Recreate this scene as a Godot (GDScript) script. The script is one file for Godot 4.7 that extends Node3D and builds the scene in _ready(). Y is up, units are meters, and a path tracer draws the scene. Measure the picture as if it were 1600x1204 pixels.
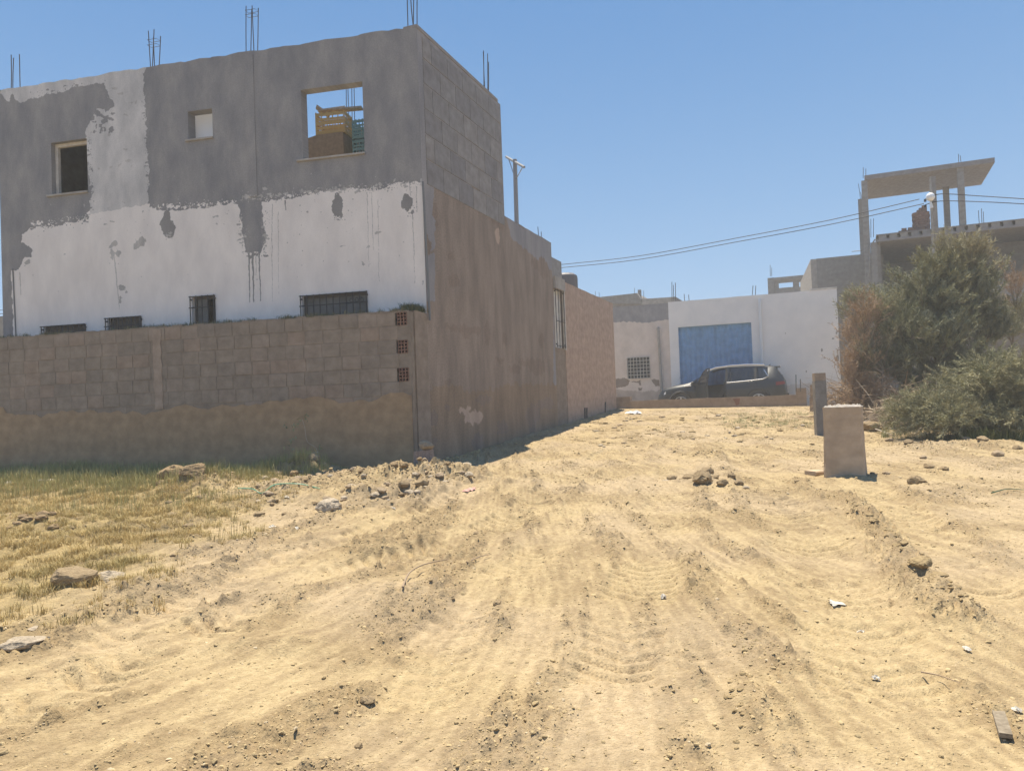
extends Node3D

# ---------------------------------------------------------------- camera numbers (photo pixels 1600 x 1204)
const F := 1220.0
const PITCH := 1.2
const ROLL := -2.18
const EYE := 1.5
var cb: Basis
var eye := Vector3(0, EYE, 0)
var used := {}
var rng := RandomNumberGenerator.new()
var M := {}
var T := {}

func ray(px: float, py: float) -> Vector3:
	return cb * Vector3((px - 800.0) / F, -(py - 602.0) / F, -1.0)

func W(px: float, py: float, d: float) -> Vector3:
	var r := ray(px, py)
	return eye + r * (d / -r.z)

# where a pixel's ray meets the ground
func G(px: float, py: float) -> Vector3:
	var r := ray(px, py)
	var t := 1.0
	for i in 60:
		var p := eye + r * t
		var over := p.y - base_h(p.x, p.z)
		if over < 0.002: break
		t += over / maxf(0.06, -r.y + 0.05 * -r.z * 1.2)
		if t > 60.0: break
	var q := eye + r * t
	return Vector3(q.x, gh(q.x, q.z), q.z)

# where a pixel's ray meets an upright frame (x along the wall, y up, z out of it), moved out by off
func P(fr: Transform3D, px: float, py: float, off := 0.0) -> Vector2:
	var r := ray(px, py)
	var n := fr.basis.z
	var o := fr.origin + n * off
	var t := (o - eye).dot(n) / r.dot(n)
	var q := fr.affine_inverse() * (eye + r * t)
	return Vector2(q.x, q.y)

func PV(fr: Transform3D, list: Array, off := 0.0) -> PackedVector2Array:
	var a := PackedVector2Array()
	for p in list: a.append(P(fr, p[0], p[1], off))
	return a

func frame(a: Vector3, b: Vector3) -> Transform3D:
	var u := (Vector3(b.x, 0, b.z) - Vector3(a.x, 0, a.z)).normalized()
	return Transform3D(Basis(u, Vector3.UP, u.cross(Vector3.UP)), Vector3(a.x, 0, a.z))

# ---------------------------------------------------------------- naming and tagging
func numbered(called: String) -> String:
	var k: int = used.get(called, 0)
	used[called] = k + 1
	return called if k == 0 else "%s_%03d" % [called, k]

func tag(o: Node, label: String, category: String, group := "", kind := "") -> void:
	if label: o.set_meta("label", label)
	if category: o.set_meta("category", category)
	if group: o.set_meta("group", group)
	if kind: o.set_meta("kind", kind)

func thing(called: String, label: String, category: String, at := Vector3.ZERO, group := "") -> Node3D:
	var o := Node3D.new()
	o.name = numbered(called)
	add_child(o)
	o.position = at
	tag(o, label, category, group)
	return o

# ---------------------------------------------------------------- mesh building
func mb() -> SurfaceTool:
	var st := SurfaceTool.new()
	st.begin(Mesh.PRIMITIVE_TRIANGLES)
	st.set_smooth_group(-1)
	return st

func world_of(o: Node3D) -> Transform3D:
	var t := o.transform
	var p := o.get_parent()
	while p != self and p is Node3D:
		t = p.transform * t
		p = p.get_parent()
	return t

# commits world-space geometry as one named part
func part(st: SurfaceTool, called: String, mat: Material, parent: Node3D) -> MeshInstance3D:
	st.generate_normals()
	return inst(st.commit(), called, mat, parent, Transform3D.IDENTITY)

func inst(mesh: Mesh, called: String, mat: Material, parent: Node3D, world: Transform3D) -> MeshInstance3D:
	var o := MeshInstance3D.new()
	o.mesh = mesh
	o.name = called
	if mat: o.material_override = mat
	parent.add_child(o, true)
	o.transform = world_of(parent).affine_inverse() * world
	return o

# one-mesh top-level thing whose origin is at its base
func solo(st: SurfaceTool, called: String, mat: Material, label: String, category: String, at: Vector3, group := "") -> MeshInstance3D:
	st.generate_normals()
	var s2 := SurfaceTool.new()
	s2.append_from(st.commit(), 0, Transform3D(Basis(), -at))
	var o := MeshInstance3D.new()
	o.mesh = s2.commit()
	o.name = numbered(called)
	o.material_override = mat
	add_child(o)
	o.position = at
	tag(o, label, category, group)
	return o

func tri(st: SurfaceTool, a: Vector3, b: Vector3, c: Vector3, out: Vector3, ua := Vector2.ZERO, ub := Vector2.ZERO, uc := Vector2.ZERO) -> void:
	if (c - a).cross(b - a).dot(out) < 0.0:
		var t := b; b = c; c = t
		var u := ub; ub = uc; uc = u
	st.set_uv(ua); st.add_vertex(a)
	st.set_uv(ub); st.add_vertex(b)
	st.set_uv(uc); st.add_vertex(c)

func quad(st: SurfaceTool, a: Vector3, b: Vector3, c: Vector3, d: Vector3, out: Vector3, ua := Vector2.ZERO, ub := Vector2.ZERO, uc := Vector2.ZERO, ud := Vector2.ZERO) -> void:
	tri(st, a, b, c, out, ua, ub, uc)
	tri(st, a, c, d, out, ua, uc, ud)

# box between two corners in frame fr
func box(st: SurfaceTool, fr: Transform3D, lo: Vector3, hi: Vector3) -> void:
	hexa(st, fr, [lo, Vector3(hi.x, lo.y, lo.z), Vector3(hi.x, hi.y, lo.z), Vector3(lo.x, hi.y, lo.z), Vector3(lo.x, lo.y, hi.z), Vector3(hi.x, lo.y, hi.z), hi, Vector3(lo.x, hi.y, hi.z)])

func hexa(st: SurfaceTool, fr: Transform3D, c: Array) -> void:
	var v := []
	var mid := Vector3.ZERO
	for p in c:
		v.append(fr * p); mid += fr * p
	mid /= 8.0
	for f in [[0, 1, 2, 3], [4, 5, 6, 7], [0, 1, 5, 4], [3, 2, 6, 7], [0, 3, 7, 4], [1, 2, 6, 5]]:
		var m: Vector3 = (v[f[0]] + v[f[1]] + v[f[2]] + v[f[3]]) / 4.0
		quad(st, v[f[0]], v[f[1]], v[f[2]], v[f[3]], m - mid)

# box with chamfered front edges (front is +z)
func cbox(st: SurfaceTool, fr: Transform3D, lo: Vector3, hi: Vector3, ch: float) -> void:
	var a := Vector3(lo.x, lo.y, hi.z - ch); var b := Vector3(hi.x, lo.y, hi.z - ch); var c := Vector3(hi.x, hi.y, hi.z - ch); var d := Vector3(lo.x, hi.y, hi.z - ch)
	var e := Vector3(lo.x + ch, lo.y + ch, hi.z); var f := Vector3(hi.x - ch, lo.y + ch, hi.z); var g := Vector3(hi.x - ch, hi.y - ch, hi.z); var h := Vector3(lo.x + ch, hi.y - ch, hi.z)
	var B := fr.basis
	quad(st, fr * e, fr * f, fr * g, fr * h, B.z)
	quad(st, fr * a, fr * b, fr * f, fr * e, B.z - B.y)
	quad(st, fr * b, fr * c, fr * g, fr * f, B.z + B.x)
	quad(st, fr * c, fr * d, fr * h, fr * g, B.z + B.y)
	quad(st, fr * d, fr * a, fr * e, fr * h, B.z - B.x)
	var a0 := Vector3(lo.x, lo.y, lo.z); var b0 := Vector3(hi.x, lo.y, lo.z); var c0 := Vector3(hi.x, hi.y, lo.z); var d0 := Vector3(lo.x, hi.y, lo.z)
	quad(st, fr * a0, fr * b0, fr * b, fr * a, -B.y)
	quad(st, fr * b0, fr * c0, fr * c, fr * b, B.x)
	quad(st, fr * c0, fr * d0, fr * d, fr * c, B.y)
	quad(st, fr * d0, fr * a0, fr * a, fr * d, -B.x)

# tapered tube along world points
func tube(st: SurfaceTool, pts: Array, radii: Array, sides := 6, caps := true) -> void:
	var rings := []
	var prev := Vector3(0.31, 0.2, 0.93).normalized()
	for i in pts.size():
		var dir: Vector3 = (pts[mini(i + 1, pts.size() - 1)] - pts[maxi(i - 1, 0)]).normalized()
		var x := (prev - dir * prev.dot(dir)).normalized()
		prev = x
		var y := dir.cross(x)
		var r: float = radii[mini(i, radii.size() - 1)]
		var ring := []
		for k in sides:
			var an := TAU * k / sides
			ring.append(pts[i] + (x * cos(an) + y * sin(an)) * r)
		rings.append(ring)
	for i in pts.size() - 1:
		var mid: Vector3 = (pts[i] + pts[i + 1]) / 2.0
		for k in sides:
			var k2 := (k + 1) % sides
			var q: Vector3 = (rings[i][k] + rings[i + 1][k2]) / 2.0
			quad(st, rings[i][k], rings[i][k2], rings[i + 1][k2], rings[i + 1][k], q - mid)
	if caps:
		for e in [0, pts.size() - 1]:
			var dir: Vector3 = (pts[0] - pts[1]) if e == 0 else (pts[e] - pts[e - 1])
			for k in range(1, sides - 1): tri(st, rings[e][0], rings[e][k], rings[e][k + 1], dir)

func cyl(st: SurfaceTool, a: Vector3, b: Vector3, r0: float, r1 := -1.0, sides := 8) -> void:
	tube(st, [a, b], [r0, r0 if r1 < 0 else r1], sides)

# outline in frame's x,y plane, given thickness from z0 to z1
func slab(st: SurfaceTool, fr: Transform3D, poly: PackedVector2Array, z0: float, z1: float) -> void:
	var idx := Geometry2D.triangulate_polygon(poly)
	var B := fr.basis
	for i in range(0, idx.size(), 3):
		var a := poly[idx[i]]; var b := poly[idx[i + 1]]; var c := poly[idx[i + 2]]
		tri(st, fr * Vector3(a.x, a.y, z1), fr * Vector3(b.x, b.y, z1), fr * Vector3(c.x, c.y, z1), B.z)
		tri(st, fr * Vector3(a.x, a.y, z0), fr * Vector3(b.x, b.y, z0), fr * Vector3(c.x, c.y, z0), -B.z)
	var cw := Geometry2D.is_polygon_clockwise(poly)
	for i in poly.size():
		var a := poly[i]; var b := poly[(i + 1) % poly.size()]
		var e := b - a
		var o2 := Vector2(-e.y, e.x) if cw else Vector2(e.y, -e.x)
		quad(st, fr * Vector3(a.x, a.y, z0), fr * Vector3(b.x, b.y, z0), fr * Vector3(b.x, b.y, z1), fr * Vector3(a.x, a.y, z1), B.x * o2.x + B.y * o2.y)

# wall from z=-th to z=0 in frame, with rectangular holes [x0,y0,x1,y1] and an uneven top; uv from uvr = [x0, ytop, width, height]
func wall(st: SurfaceTool, fr: Transform3D, x0: float, x1: float, y0: float, y1: float, th: float, holes: Array, uvr: Array, rough := 0.0, step := 0.0) -> void:
	var xs := [x0, x1]; var ys := [y0, y1]
	for h in holes:
		xs.append(h[0]); xs.append(h[2]); ys.append(h[1]); ys.append(h[3])
	if step > 0.0:
		var x := x0 + step
		while x < x1 - 0.02:
			xs.append(x); x += step
	xs.sort(); ys.sort()
	var nz := FastNoiseLite.new(); nz.seed = 5; nz.frequency = 2.6
	var B := fr.basis
	var uv := func(p: Vector2) -> Vector2: return Vector2((p.x - uvr[0]) / uvr[2], (uvr[1] - p.y) / uvr[3])
	var bump := func(x: float, y: float) -> float: return y + (rough * (nz.get_noise_1d(x) + 0.6 * nz.get_noise_1d(x * 3.7 + 40.0)) if y >= y1 - 0.001 else 0.0)
	var solid := func(i: int, j: int) -> bool:
		if i < 0 or j < 0 or i >= xs.size() - 1 or j >= ys.size() - 1: return false
		var cx: float = (xs[i] + xs[i + 1]) / 2.0; var cy: float = (ys[j] + ys[j + 1]) / 2.0
		for h in holes:
			if cx > h[0] and cx < h[2] and cy > h[1] and cy < h[3]: return false
		return true
	for i in xs.size() - 1:
		if xs[i + 1] - xs[i] < 0.0001: continue
		for j in ys.size() - 1:
			if ys[j + 1] - ys[j] < 0.0001 or not solid.call(i, j): continue
			var a := Vector2(xs[i], ys[j]); var b := Vector2(xs[i + 1], ys[j])
			var c := Vector2(xs[i + 1], bump.call(xs[i + 1], ys[j + 1])); var d := Vector2(xs[i], bump.call(xs[i], ys[j + 1]))
			var q := [a, b, c, d]
			var f := []; var k := []
			for p in q:
				f.append(fr * Vector3(p.x, p.y, 0)); k.append(fr * Vector3(p.x, p.y, -th))
			quad(st, f[0], f[1], f[2], f[3], B.z, uv.call(a), uv.call(b), uv.call(c), uv.call(d))
			quad(st, k[0], k[1], k[2], k[3], -B.z, uv.call(a), uv.call(b), uv.call(c), uv.call(d))
			if not solid.call(i - 1, j): quad(st, f[0], f[3], k[3], k[0], -B.x, uv.call(a), uv.call(d), uv.call(d), uv.call(a))
			if not solid.call(i + 1, j): quad(st, f[1], f[2], k[2], k[1], B.x, uv.call(b), uv.call(c), uv.call(c), uv.call(b))
			if not solid.call(i, j - 1): quad(st, f[0], f[1], k[1], k[0], -B.y, uv.call(a), uv.call(b), uv.call(b), uv.call(a))
			if not solid.call(i, j + 1): quad(st, f[3], f[2], k[2], k[3], B.y, uv.call(d), uv.call(c), uv.call(c), uv.call(d))

# ---------------------------------------------------------------- materials and textures
func lin(r: float, g: float, b: float) -> Color:
	return Color(r, g, b).linear_to_srgb()

func mat(c: Color, rough := 0.9, metal := 0.0) -> StandardMaterial3D:
	var m := StandardMaterial3D.new()
	m.albedo_color = c
	m.roughness = rough
	m.metallic = metal
	return m

func noise_img(size: int, freq: float, octaves: int, sd: int, type := FastNoiseLite.TYPE_SIMPLEX_SMOOTH) -> Image:
	var n := FastNoiseLite.new()
	n.noise_type = type; n.seed = sd; n.frequency = freq; n.fractal_octaves = octaves; n.fractal_gain = 0.6
	return n.get_seamless_image(size, size)

# grey noise between lo and hi as a tint texture
func tint_tex(size: int, freq: float, octaves: int, sd: int, lo: Color, hi: Color, pow_ := 1.0) -> ImageTexture:
	var src := noise_img(size, freq, octaves, sd).get_data()
	var out := PackedByteArray(); out.resize(size * size * 3)
	var lut := []
	for i in 256:
		var t := pow(i / 255.0, pow_)
		lut.append([int(lerpf(lo.r, hi.r, t) * 255), int(lerpf(lo.g, hi.g, t) * 255), int(lerpf(lo.b, hi.b, t) * 255)])
	for i in size * size:
		var l: Array = lut[src[i]]
		out[i * 3] = l[0]; out[i * 3 + 1] = l[1]; out[i * 3 + 2] = l[2]
	return ImageTexture.create_from_image(Image.create_from_data(size, size, false, Image.FORMAT_RGB8, out))

func tri_mat(c: Color, tex: Texture2D, scale: float, rough := 0.92, hm: Texture2D = null, hs := 1.0) -> StandardMaterial3D:
	var m := mat(c, rough)
	m.albedo_texture = tex
	m.uv1_triplanar = true
	m.uv1_world_triplanar = true
	m.uv1_scale = Vector3.ONE * scale
	if hm:
		m.heightmap_enabled = true
		m.heightmap_texture = hm
		m.heightmap_scale = hs
	return m

# polygon fill into a byte mask; outline points in texture pixels, edges made ragged by amp pixels
func fill(mask: PackedByteArray, w: int, h: int, poly: PackedVector2Array, value: int, amp := 3.0, sd := 1) -> void:
	var nz := FastNoiseLite.new(); nz.seed = sd; nz.frequency = 0.035; nz.fractal_octaves = 4; nz.fractal_gain = 0.65
	var p := PackedVector2Array()
	for i in poly.size():
		var a := poly[i]; var b := poly[(i + 1) % poly.size()]
		var n := maxi(1, int(a.distance_to(b) / 3.0))
		for k in n:
			var q := a.lerp(b, float(k) / n)
			p.append(q + Vector2(nz.get_noise_2d(q.x, q.y), nz.get_noise_2d(q.x + 300.0, q.y + 90.0)) * amp * 2.0)
	var rows := {}
	for i in p.size():
		var a := p[i]; var b := p[(i + 1) % p.size()]
		if a.y > b.y:
			var t := a; a = b; b = t
		for y in range(maxi(0, int(ceil(a.y))), mini(h - 1, int(floor(b.y - 0.0001))) + 1):
			if b.y - a.y < 0.00001: continue
			var x := a.x + (b.x - a.x) * (y - a.y) / (b.y - a.y)
			if not rows.has(y): rows[y] = []
			rows[y].append(x)
	for y in rows:
		var r: Array = rows[y]
		r.sort()
		for k in range(0, r.size() - 1, 2):
			for x in range(maxi(0, int(ceil(r[k]))), mini(w - 1, int(r[k + 1])) + 1): mask[y * w + x] = value

func blot(mask: PackedByteArray, w: int, h: int, cx: float, cy: float, rx: float, ry: float, value: int, sd: int, amp := 4.0) -> void:
	var p := PackedVector2Array()
	for k in 24: p.append(Vector2(cx + rx * cos(TAU * k / 24), cy + ry * sin(TAU * k / 24)))
	fill(mask, w, h, p, value, amp, sd)

# specks and runs of value scattered near a line
func specks(mask: PackedByteArray, w: int, h: int, a: Vector2, b: Vector2, n: int, spread: float, big: int, value: int) -> void:
	for i in n:
		var q := a.lerp(b, rng.randf()) + Vector2(rng.randfn(0, spread), rng.randfn(0, spread))
		var s := rng.randi_range(1, big); var s2 := rng.randi_range(1, big)
		for y in range(int(q.y), int(q.y) + s2):
			for x in range(int(q.x), int(q.x) + s):
				if x >= 0 and y >= 0 and x < w and y < h: mask[y * w + x] = value

# image from a mask: each value has [colour (sRGB), mottling]; two noises, fine and coarse
func paint(mask: PackedByteArray, w: int, h: int, tones: Dictionary, sd: int, coarse := 0.012, streak := 1.0) -> ImageTexture:
	var n1 := FastNoiseLite.new(); n1.seed = sd; n1.frequency = coarse; n1.fractal_octaves = 5; n1.fractal_gain = 0.62
	var n2 := FastNoiseLite.new(); n2.seed = sd + 1; n2.frequency = 0.21; n2.fractal_octaves = 2
	var i1 := n1.get_image(w, int(h * streak)); i1.resize(w, h)
	var d1 := i1.get_data()
	var d2 := n2.get_image(w, h).get_data()
	var out := PackedByteArray(); out.resize(w * h * 3)
	var luts := {}
	for v in tones:
		var t: Array = tones[v]
		var c: Color = t[0]; var c2: Color = t[1]; var fine: float = t[2]
		luts[v] = [c.r, c.g, c.b, c2.r - c.r, c2.g - c.g, c2.b - c.b, fine]
	for i in w * h:
		var l: Array = luts[mask[i]]
		var a := d1[i] / 255.0
		var k: float = 1.0 + (d2[i] / 255.0 - 0.5) * l[6]
		out[i * 3] = clampi(int((l[0] + l[3] * a) * k * 255.0), 0, 255)
		out[i * 3 + 1] = clampi(int((l[1] + l[4] * a) * k * 255.0), 0, 255)
		out[i * 3 + 2] = clampi(int((l[2] + l[5] * a) * k * 255.0), 0, 255)
	return ImageTexture.create_from_image(Image.create_from_data(w, h, false, Image.FORMAT_RGB8, out))

func tex_mat(t: Texture2D, rough := 0.92) -> StandardMaterial3D:
	var m := mat(Color(1.0, 0.985, 0.965), rough)
	m.albedo_texture = t
	m.texture_repeat = false
	return m

# ---------------------------------------------------------------- ground
const GX0 := -8.0
const GX1 := 8.0
const GZ0 := -13.6
const GZ1 := -1.6
const GR := 0.02
var gw := 801
var gd := 601
var churned: PackedFloat32Array
var ncell: FastNoiseLite
var nplate: FastNoiseLite
var bed: PackedFloat32Array
var berm: PackedFloat32Array
var tread: PackedFloat32Array
var H: PackedFloat32Array
var mounds := []
var nb: FastNoiseLite
var nm: FastNoiseLite
var nr: FastNoiseLite
var npatch: FastNoiseLite
var ngrass: FastNoiseLite

func fnoise(sd: int, fr: float, oct: int, gain := 0.5) -> FastNoiseLite:
	var n := FastNoiseLite.new()
	n.noise_type = FastNoiseLite.TYPE_SIMPLEX_SMOOTH
	n.seed = sd; n.frequency = fr; n.fractal_octaves = oct; n.fractal_gain = gain
	return n

func base_h(x: float, z: float) -> float:
	var d := -z
	var l := x * 0.357 + d * 0.934
	var h := 0.05 * clampf(d, -2.0, 30.0)
	return lerpf(h, 0.86, smoothstep(22.95, 23.6, l)) if l > 22.9 else h

func grass_at(x: float, z: float) -> float:
	# the weedy strip left of the tracks, in front of the yard wall
	var d := -z
	var edge := -2.95 - 0.9 * smoothstep(0.0, 1.0, 1.0 - absf(d - 9.8) / 1.0)
	edge += ngrass.get_noise_2d(x * 0.8, z * 0.8) * 0.55
	return clampf((edge + 0.5 - x) / 1.3, 0.0, 1.0) * smoothstep(3.6, 4.6, d)

func gh(x: float, z: float) -> float:
	if H.is_empty() or x < GX0 or x > GX1 or z < GZ0 or z > GZ1: return base_h(x, z)
	var fx := clampf((x - GX0) / GR, 0.0, gw - 1.001); var fz := clampf((z - GZ0) / GR, 0.0, gd - 1.001)
	var i := int(fx); var j := int(fz)
	fx -= i; fz -= j
	var k := j * gw + i
	return lerpf(lerpf(H[k], H[k + 1], fx), lerpf(H[k + gw], H[k + gw + 1], fx), fz)

# churned soil: streaks that follow the way the wheels went, and the berms beside the tracks
func churn(x: float, z: float) -> float:
	var t := smoothstep(-1.5, 2.0, x - (z + 8.0) * 0.12)
	var dx := lerpf(-0.62, 0.22, t); var dz := lerpf(0.78, 0.97, t)
	var u := x * dx + z * dz; var v := x * dz - z * dx
	var p := npatch.get_noise_2d(u * 0.42, v * 1.5) + 0.35 * npatch.get_noise_2d(x * 2.6 + 40.0, z * 2.6)
	var e := field(berm, x, z)
	return clampf(smoothstep(lerpf(-0.08, 0.10, t), lerpf(0.36, 0.5, t), p + e * 0.22) * lerpf(1.0, 0.8, t) * (1.0 - 0.8 * field(bed, x, z)), 0.0, 1.0)

# fine streaks of looser and firmer soil drawn out along the wheels' way
func streak_at(x: float, z: float) -> float:
	var t := smoothstep(-1.5, 2.0, x - (z + 8.0) * 0.12)
	var dx := lerpf(-0.62, 0.22, t); var dz := lerpf(0.78, 0.97, t)
	return nr.get_noise_2d((x * dx + z * dz) * 0.16, (x * dz - z * dx) * 1.0)

func field(f: PackedFloat32Array, x: float, z: float) -> float:
	if x < GX0 or x > GX1 or z < GZ0 or z > GZ1: return 0.0
	return f[clampi(roundi((z - GZ0) / GR), 0, gd - 1) * gw + clampi(roundi((x - GX0) / GR), 0, gw - 1)]

# wheel track along photo pixels, w half-width of the bed, deep the depth, lug size of the tread bars
func track(pix: Array, w: float, deep: float, lug: float, side: float, sd: int) -> void:
	var cv := Curve3D.new()
	var pts := []
	for p in pix: pts.append(G(p[0], p[1]) * Vector3(1, 0, 1))
	for i in pts.size():
		var tn: Vector3 = (pts[mini(i + 1, pts.size() - 1)] - pts[maxi(i - 1, 0)]) / 6.0
		cv.add_point(pts[i], -tn, tn)
	var ln := cv.get_baked_length()
	var nz := fnoise(sd, 1.1, 3)
	var s := 0.0
	while s < ln:
		var c := cv.sample_baked(s)
		var dir := (cv.sample_baked(minf(s + 0.05, ln)) - cv.sample_baked(maxf(s - 0.05, 0.0))).normalized()
		var across := Vector3(-dir.z, 0, dir.x)
		var fade := smoothstep(0.0, 1.2, s) * smoothstep(ln, ln - 1.2, s)
		var worn := clampf(0.72 + 1.3 * nz.get_noise_1d(s), 0.0, 1.0) * fade
		var wob := nz.get_noise_1d(s * 0.8 + 200.0) * 0.06
		var l := -w - 0.3
		while l < w + 0.3:
			var p := c + across * (l + wob)
			var i := roundi((p.x - GX0) / GR); var j := roundi((p.z - GZ0) / GR)
			if i >= 0 and j >= 0 and i < gw and j < gd:
				var k := j * gw + i
				var al := absf(l)
				var b := smoothstep(w + 0.05, w - 0.06, al) * worn
				if b > bed[k]: bed[k] = b
				var e := smoothstep(0.16, 0.0, absf(al - w - 0.1)) * worn * (side if l > 0 else 1.0)
				if e > berm[k]: berm[k] = e
				if al < w:
					var ph := (s + al * 0.55 + 0.02 * nz.get_noise_2d(s * 3.0, l * 6.0)) / 0.13
					var tb := -smoothstep(0.30, 0.12, absf(ph - floorf(ph) - 0.5)) * lug * 2.2 * worn * clampf(0.9 + 1.4 * nz.get_noise_1d(s * 1.7 + 77.0), 0.0, 1.0)
					tread[k] = -deep * worn * (1.0 - pow(al / w, 4.0)) + tb
			l += 0.014
		s += 0.014

func build_ground() -> void:
	nb = fnoise(11, 0.3, 2); nm = fnoise(12, 1.5, 3); nr = fnoise(13, 7.0, 4, 0.6); npatch = fnoise(14, 0.75, 3); ngrass = fnoise(15, 0.7, 3)
	bed.resize(gw * gd); berm.resize(gw * gd); tread.resize(gw * gd)
	bed.fill(0.0); berm.fill(0.0); tread.fill(0.0)
	track([[905, 690], [800, 745], [700, 783], [560, 835], [431, 878], [250, 960], [60, 1060], [-160, 1180]], 0.20, 0.03, 0.016, 1.0, 31)
	track([[985, 690], [860, 770], [744, 836], [619, 872], [478, 920], [250, 1010], [0, 1120], [-250, 1240]], 0.24, 0.035, 0.022, 1.0, 32)
	track([[1030, 672], [960, 740], [880, 820], [790, 905], [700, 1000], [655, 1100], [640, 1260]], 0.20, 0.02, 0.012, 0.6, 33)
	track([[1070, 668], [1050, 760], [1020, 860], [985, 980], [960, 1100], [950, 1260]], 0.24, 0.018, 0.016, 0.5, 34)
	track([[1135, 668], [1200, 760], [1250, 830], [1300, 920], [1370, 1060], [1450, 1260]], 0.30, 0.03, 0.016, 1.0, 35)
	track([[1330, 745], [1420, 810], [1500, 880], [1590, 960], [1720, 1080]], 0.24, 0.035, 0.016, 1.0, 36)
	track([[1100, 900], [1090, 1020], [1110, 1130], [1130, 1260]], 0.17, 0.012, 0.012, 0.4, 37)
	H.resize(gw * gd)
	churned.resize(gw * gd)
	ncell = FastNoiseLite.new(); ncell.noise_type = FastNoiseLite.TYPE_CELLULAR; ncell.seed = 5; ncell.frequency = 13.0; ncell.cellular_return_type = FastNoiseLite.RETURN_DISTANCE
	nplate = FastNoiseLite.new(); nplate.noise_type = FastNoiseLite.TYPE_CELLULAR; nplate.seed = 6; nplate.frequency = 5.0; nplate.cellular_return_type = FastNoiseLite.RETURN_DISTANCE2_SUB; nplate.domain_warp_enabled = true; nplate.domain_warp_amplitude = 0.06; nplate.domain_warp_frequency = 6.0
	# heaps of pushed earth: photo pixel, radii across and along, height
	var heaps := []
	for m in [[300, 770, 0.5, 0.35, 0.15], [345, 758, 0.6, 0.4, 0.10], [470, 742, 0.5, 0.35, 0.20], [440, 770, 1.1, 0.5, 0.08], [600, 752, 1.2, 0.45, 0.13], [690, 752, 0.6, 0.4, 0.12], [520, 785, 1.0, 0.4, 0.08], [720, 760, 0.8, 0.5, 0.07], [640, 775, 1.0, 0.4, 0.07], [60, 825, 0.7, 0.25, 0.09], [590, 935, 0.3, 0.35, 0.06], [1445, 930, 0.13, 0.3, 0.10], [1395, 860, 0.1, 0.5, 0.06], [1490, 965, 0.16, 0.25, 0.06], [1350, 800, 0.12, 0.5, 0.05], [1165, 1110, 0.16, 0.22, 0.05], [1100, 755, 0.7, 0.3, 0.05], [1500, 700, 1.0, 0.4, 0.08], [1390, 670, 0.6, 0.4, 0.10], [900, 680, 0.7, 1.4, 0.08], [1230, 670, 1.4, 0.8, 0.06], [400, 1010, 0.35, 0.12, 0.05], [310, 860, 0.45, 0.25, 0.05], [150, 930, 0.5, 0.2, 0.07], [1120, 700, 1.6, 0.6, 0.04], [1320, 752, 0.36, 0.16, 0.04], [1360, 748, 0.2, 0.2, 0.04]]:
		var q := G(m[0], m[1])
		heaps.append([q.x, q.z, m[2], m[3], m[4]])
	var k := 0
	for j in gd:
		var z := GZ0 + j * GR
		for i in gw:
			var x := GX0 + i * GR
			bed[k] *= smoothstep(0.45, 0.0, nr.get_noise_2d(x * 0.25, z * 0.25))
			var ch := churn(x, z)
			churned[k] = ch
			var b := bed[k]; var e := berm[k]
			var r := nr.get_noise_2d(x, z)
			var rough := 0.28 + 1.9 * ch
			var h := base_h(x, z) + nb.get_noise_2d(x, z) * 0.03
			h += (1.0 - b * 0.82) * (nm.get_noise_2d(x, z) * 0.013 + ch * 0.015 + (absf(r) * 1.5 - 0.3) * 0.022 * rough + nr.get_noise_2d(x * 2.3 + 5.0, z * 2.3) * 0.012 * rough)
			h += ch * maxf(0.0, -ncell.get_noise_2d(x, z) - 0.1) * 0.05 * (0.6 + r)
			h += (1.0 - ch) * (1.0 - 0.6 * b) * minf(nplate.get_noise_2d(x, z) + 1.0, 0.35) * 0.03
			h += e * (1.0 - b) * (0.012 + 0.04 * maxf(0.0, r + 0.05)) + tread[k]
			H[k] = h
			k += 1
	for m in heaps:
		for j in range(maxi(0, int((m[1] - 3.0 * m[3] - GZ0) / GR)), mini(gd, int((m[1] + 3.0 * m[3] - GZ0) / GR))):
			for i in range(maxi(0, int((m[0] - 3.0 * m[2] - GX0) / GR)), mini(gw, int((m[0] + 3.0 * m[2] - GX0) / GR))):
				var x := GX0 + i * GR; var z := GZ0 + j * GR
				var a := pow((x - m[0]) / m[2], 2.0) + pow((z - m[1]) / m[3], 2.0)
				H[j * gw + i] += m[4] * exp(-a) * (1.0 + 0.9 * nr.get_noise_2d(x * 0.6, z * 0.6))
	# crumbly ridge thrown up between the right-hand tracks
	for q in [[[1325, 775], [1395, 855], [1445, 925], [1500, 970]], [[330, 868], [420, 838], [540, 800], [640, 776]], [[150, 965], [260, 925], [330, 900]], [[700, 812], [640, 838], [560, 868]]]:
		for i in q.size() - 1:
			var a := G(q[i][0], q[i][1]); var b := G(q[i + 1][0], q[i + 1][1])
			for t in 60:
				var p := a.lerp(b, t / 60.0)
				for n in 40:
					var x := p.x + rng.randfn() * 0.07; var z := p.z + rng.randfn() * 0.07
					var i2 := roundi((x - GX0) / GR); var j2 := roundi((z - GZ0) / GR)
					if i2 < 1 or j2 < 1 or i2 >= gw - 1 or j2 >= gd - 1: continue
					var kk := j2 * gw + i2
					if churned[kk] < 1.0: H[kk] += (0.02 + 0.035 * maxf(0.0, nr.get_noise_2d(x, z))) * (1.0 - churned[kk] * 0.5)
					churned[kk] = minf(1.0, churned[kk] + 0.5)
					bed[kk] *= 0.4
	# level out the hollow at the foot of the walls and fade to the plain slope at the rim
	for j in gd:
		for i in gw:
			var x := GX0 + i * GR; var z := GZ0 + j * GR
			var f := minf(minf(x - GX0, GX1 - x), z - GZ0) / 0.8
			if f < 1.0: H[j * gw + i] = lerpf(base_h(x, z), H[j * gw + i], smoothstep(0.0, 1.0, f))
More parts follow.
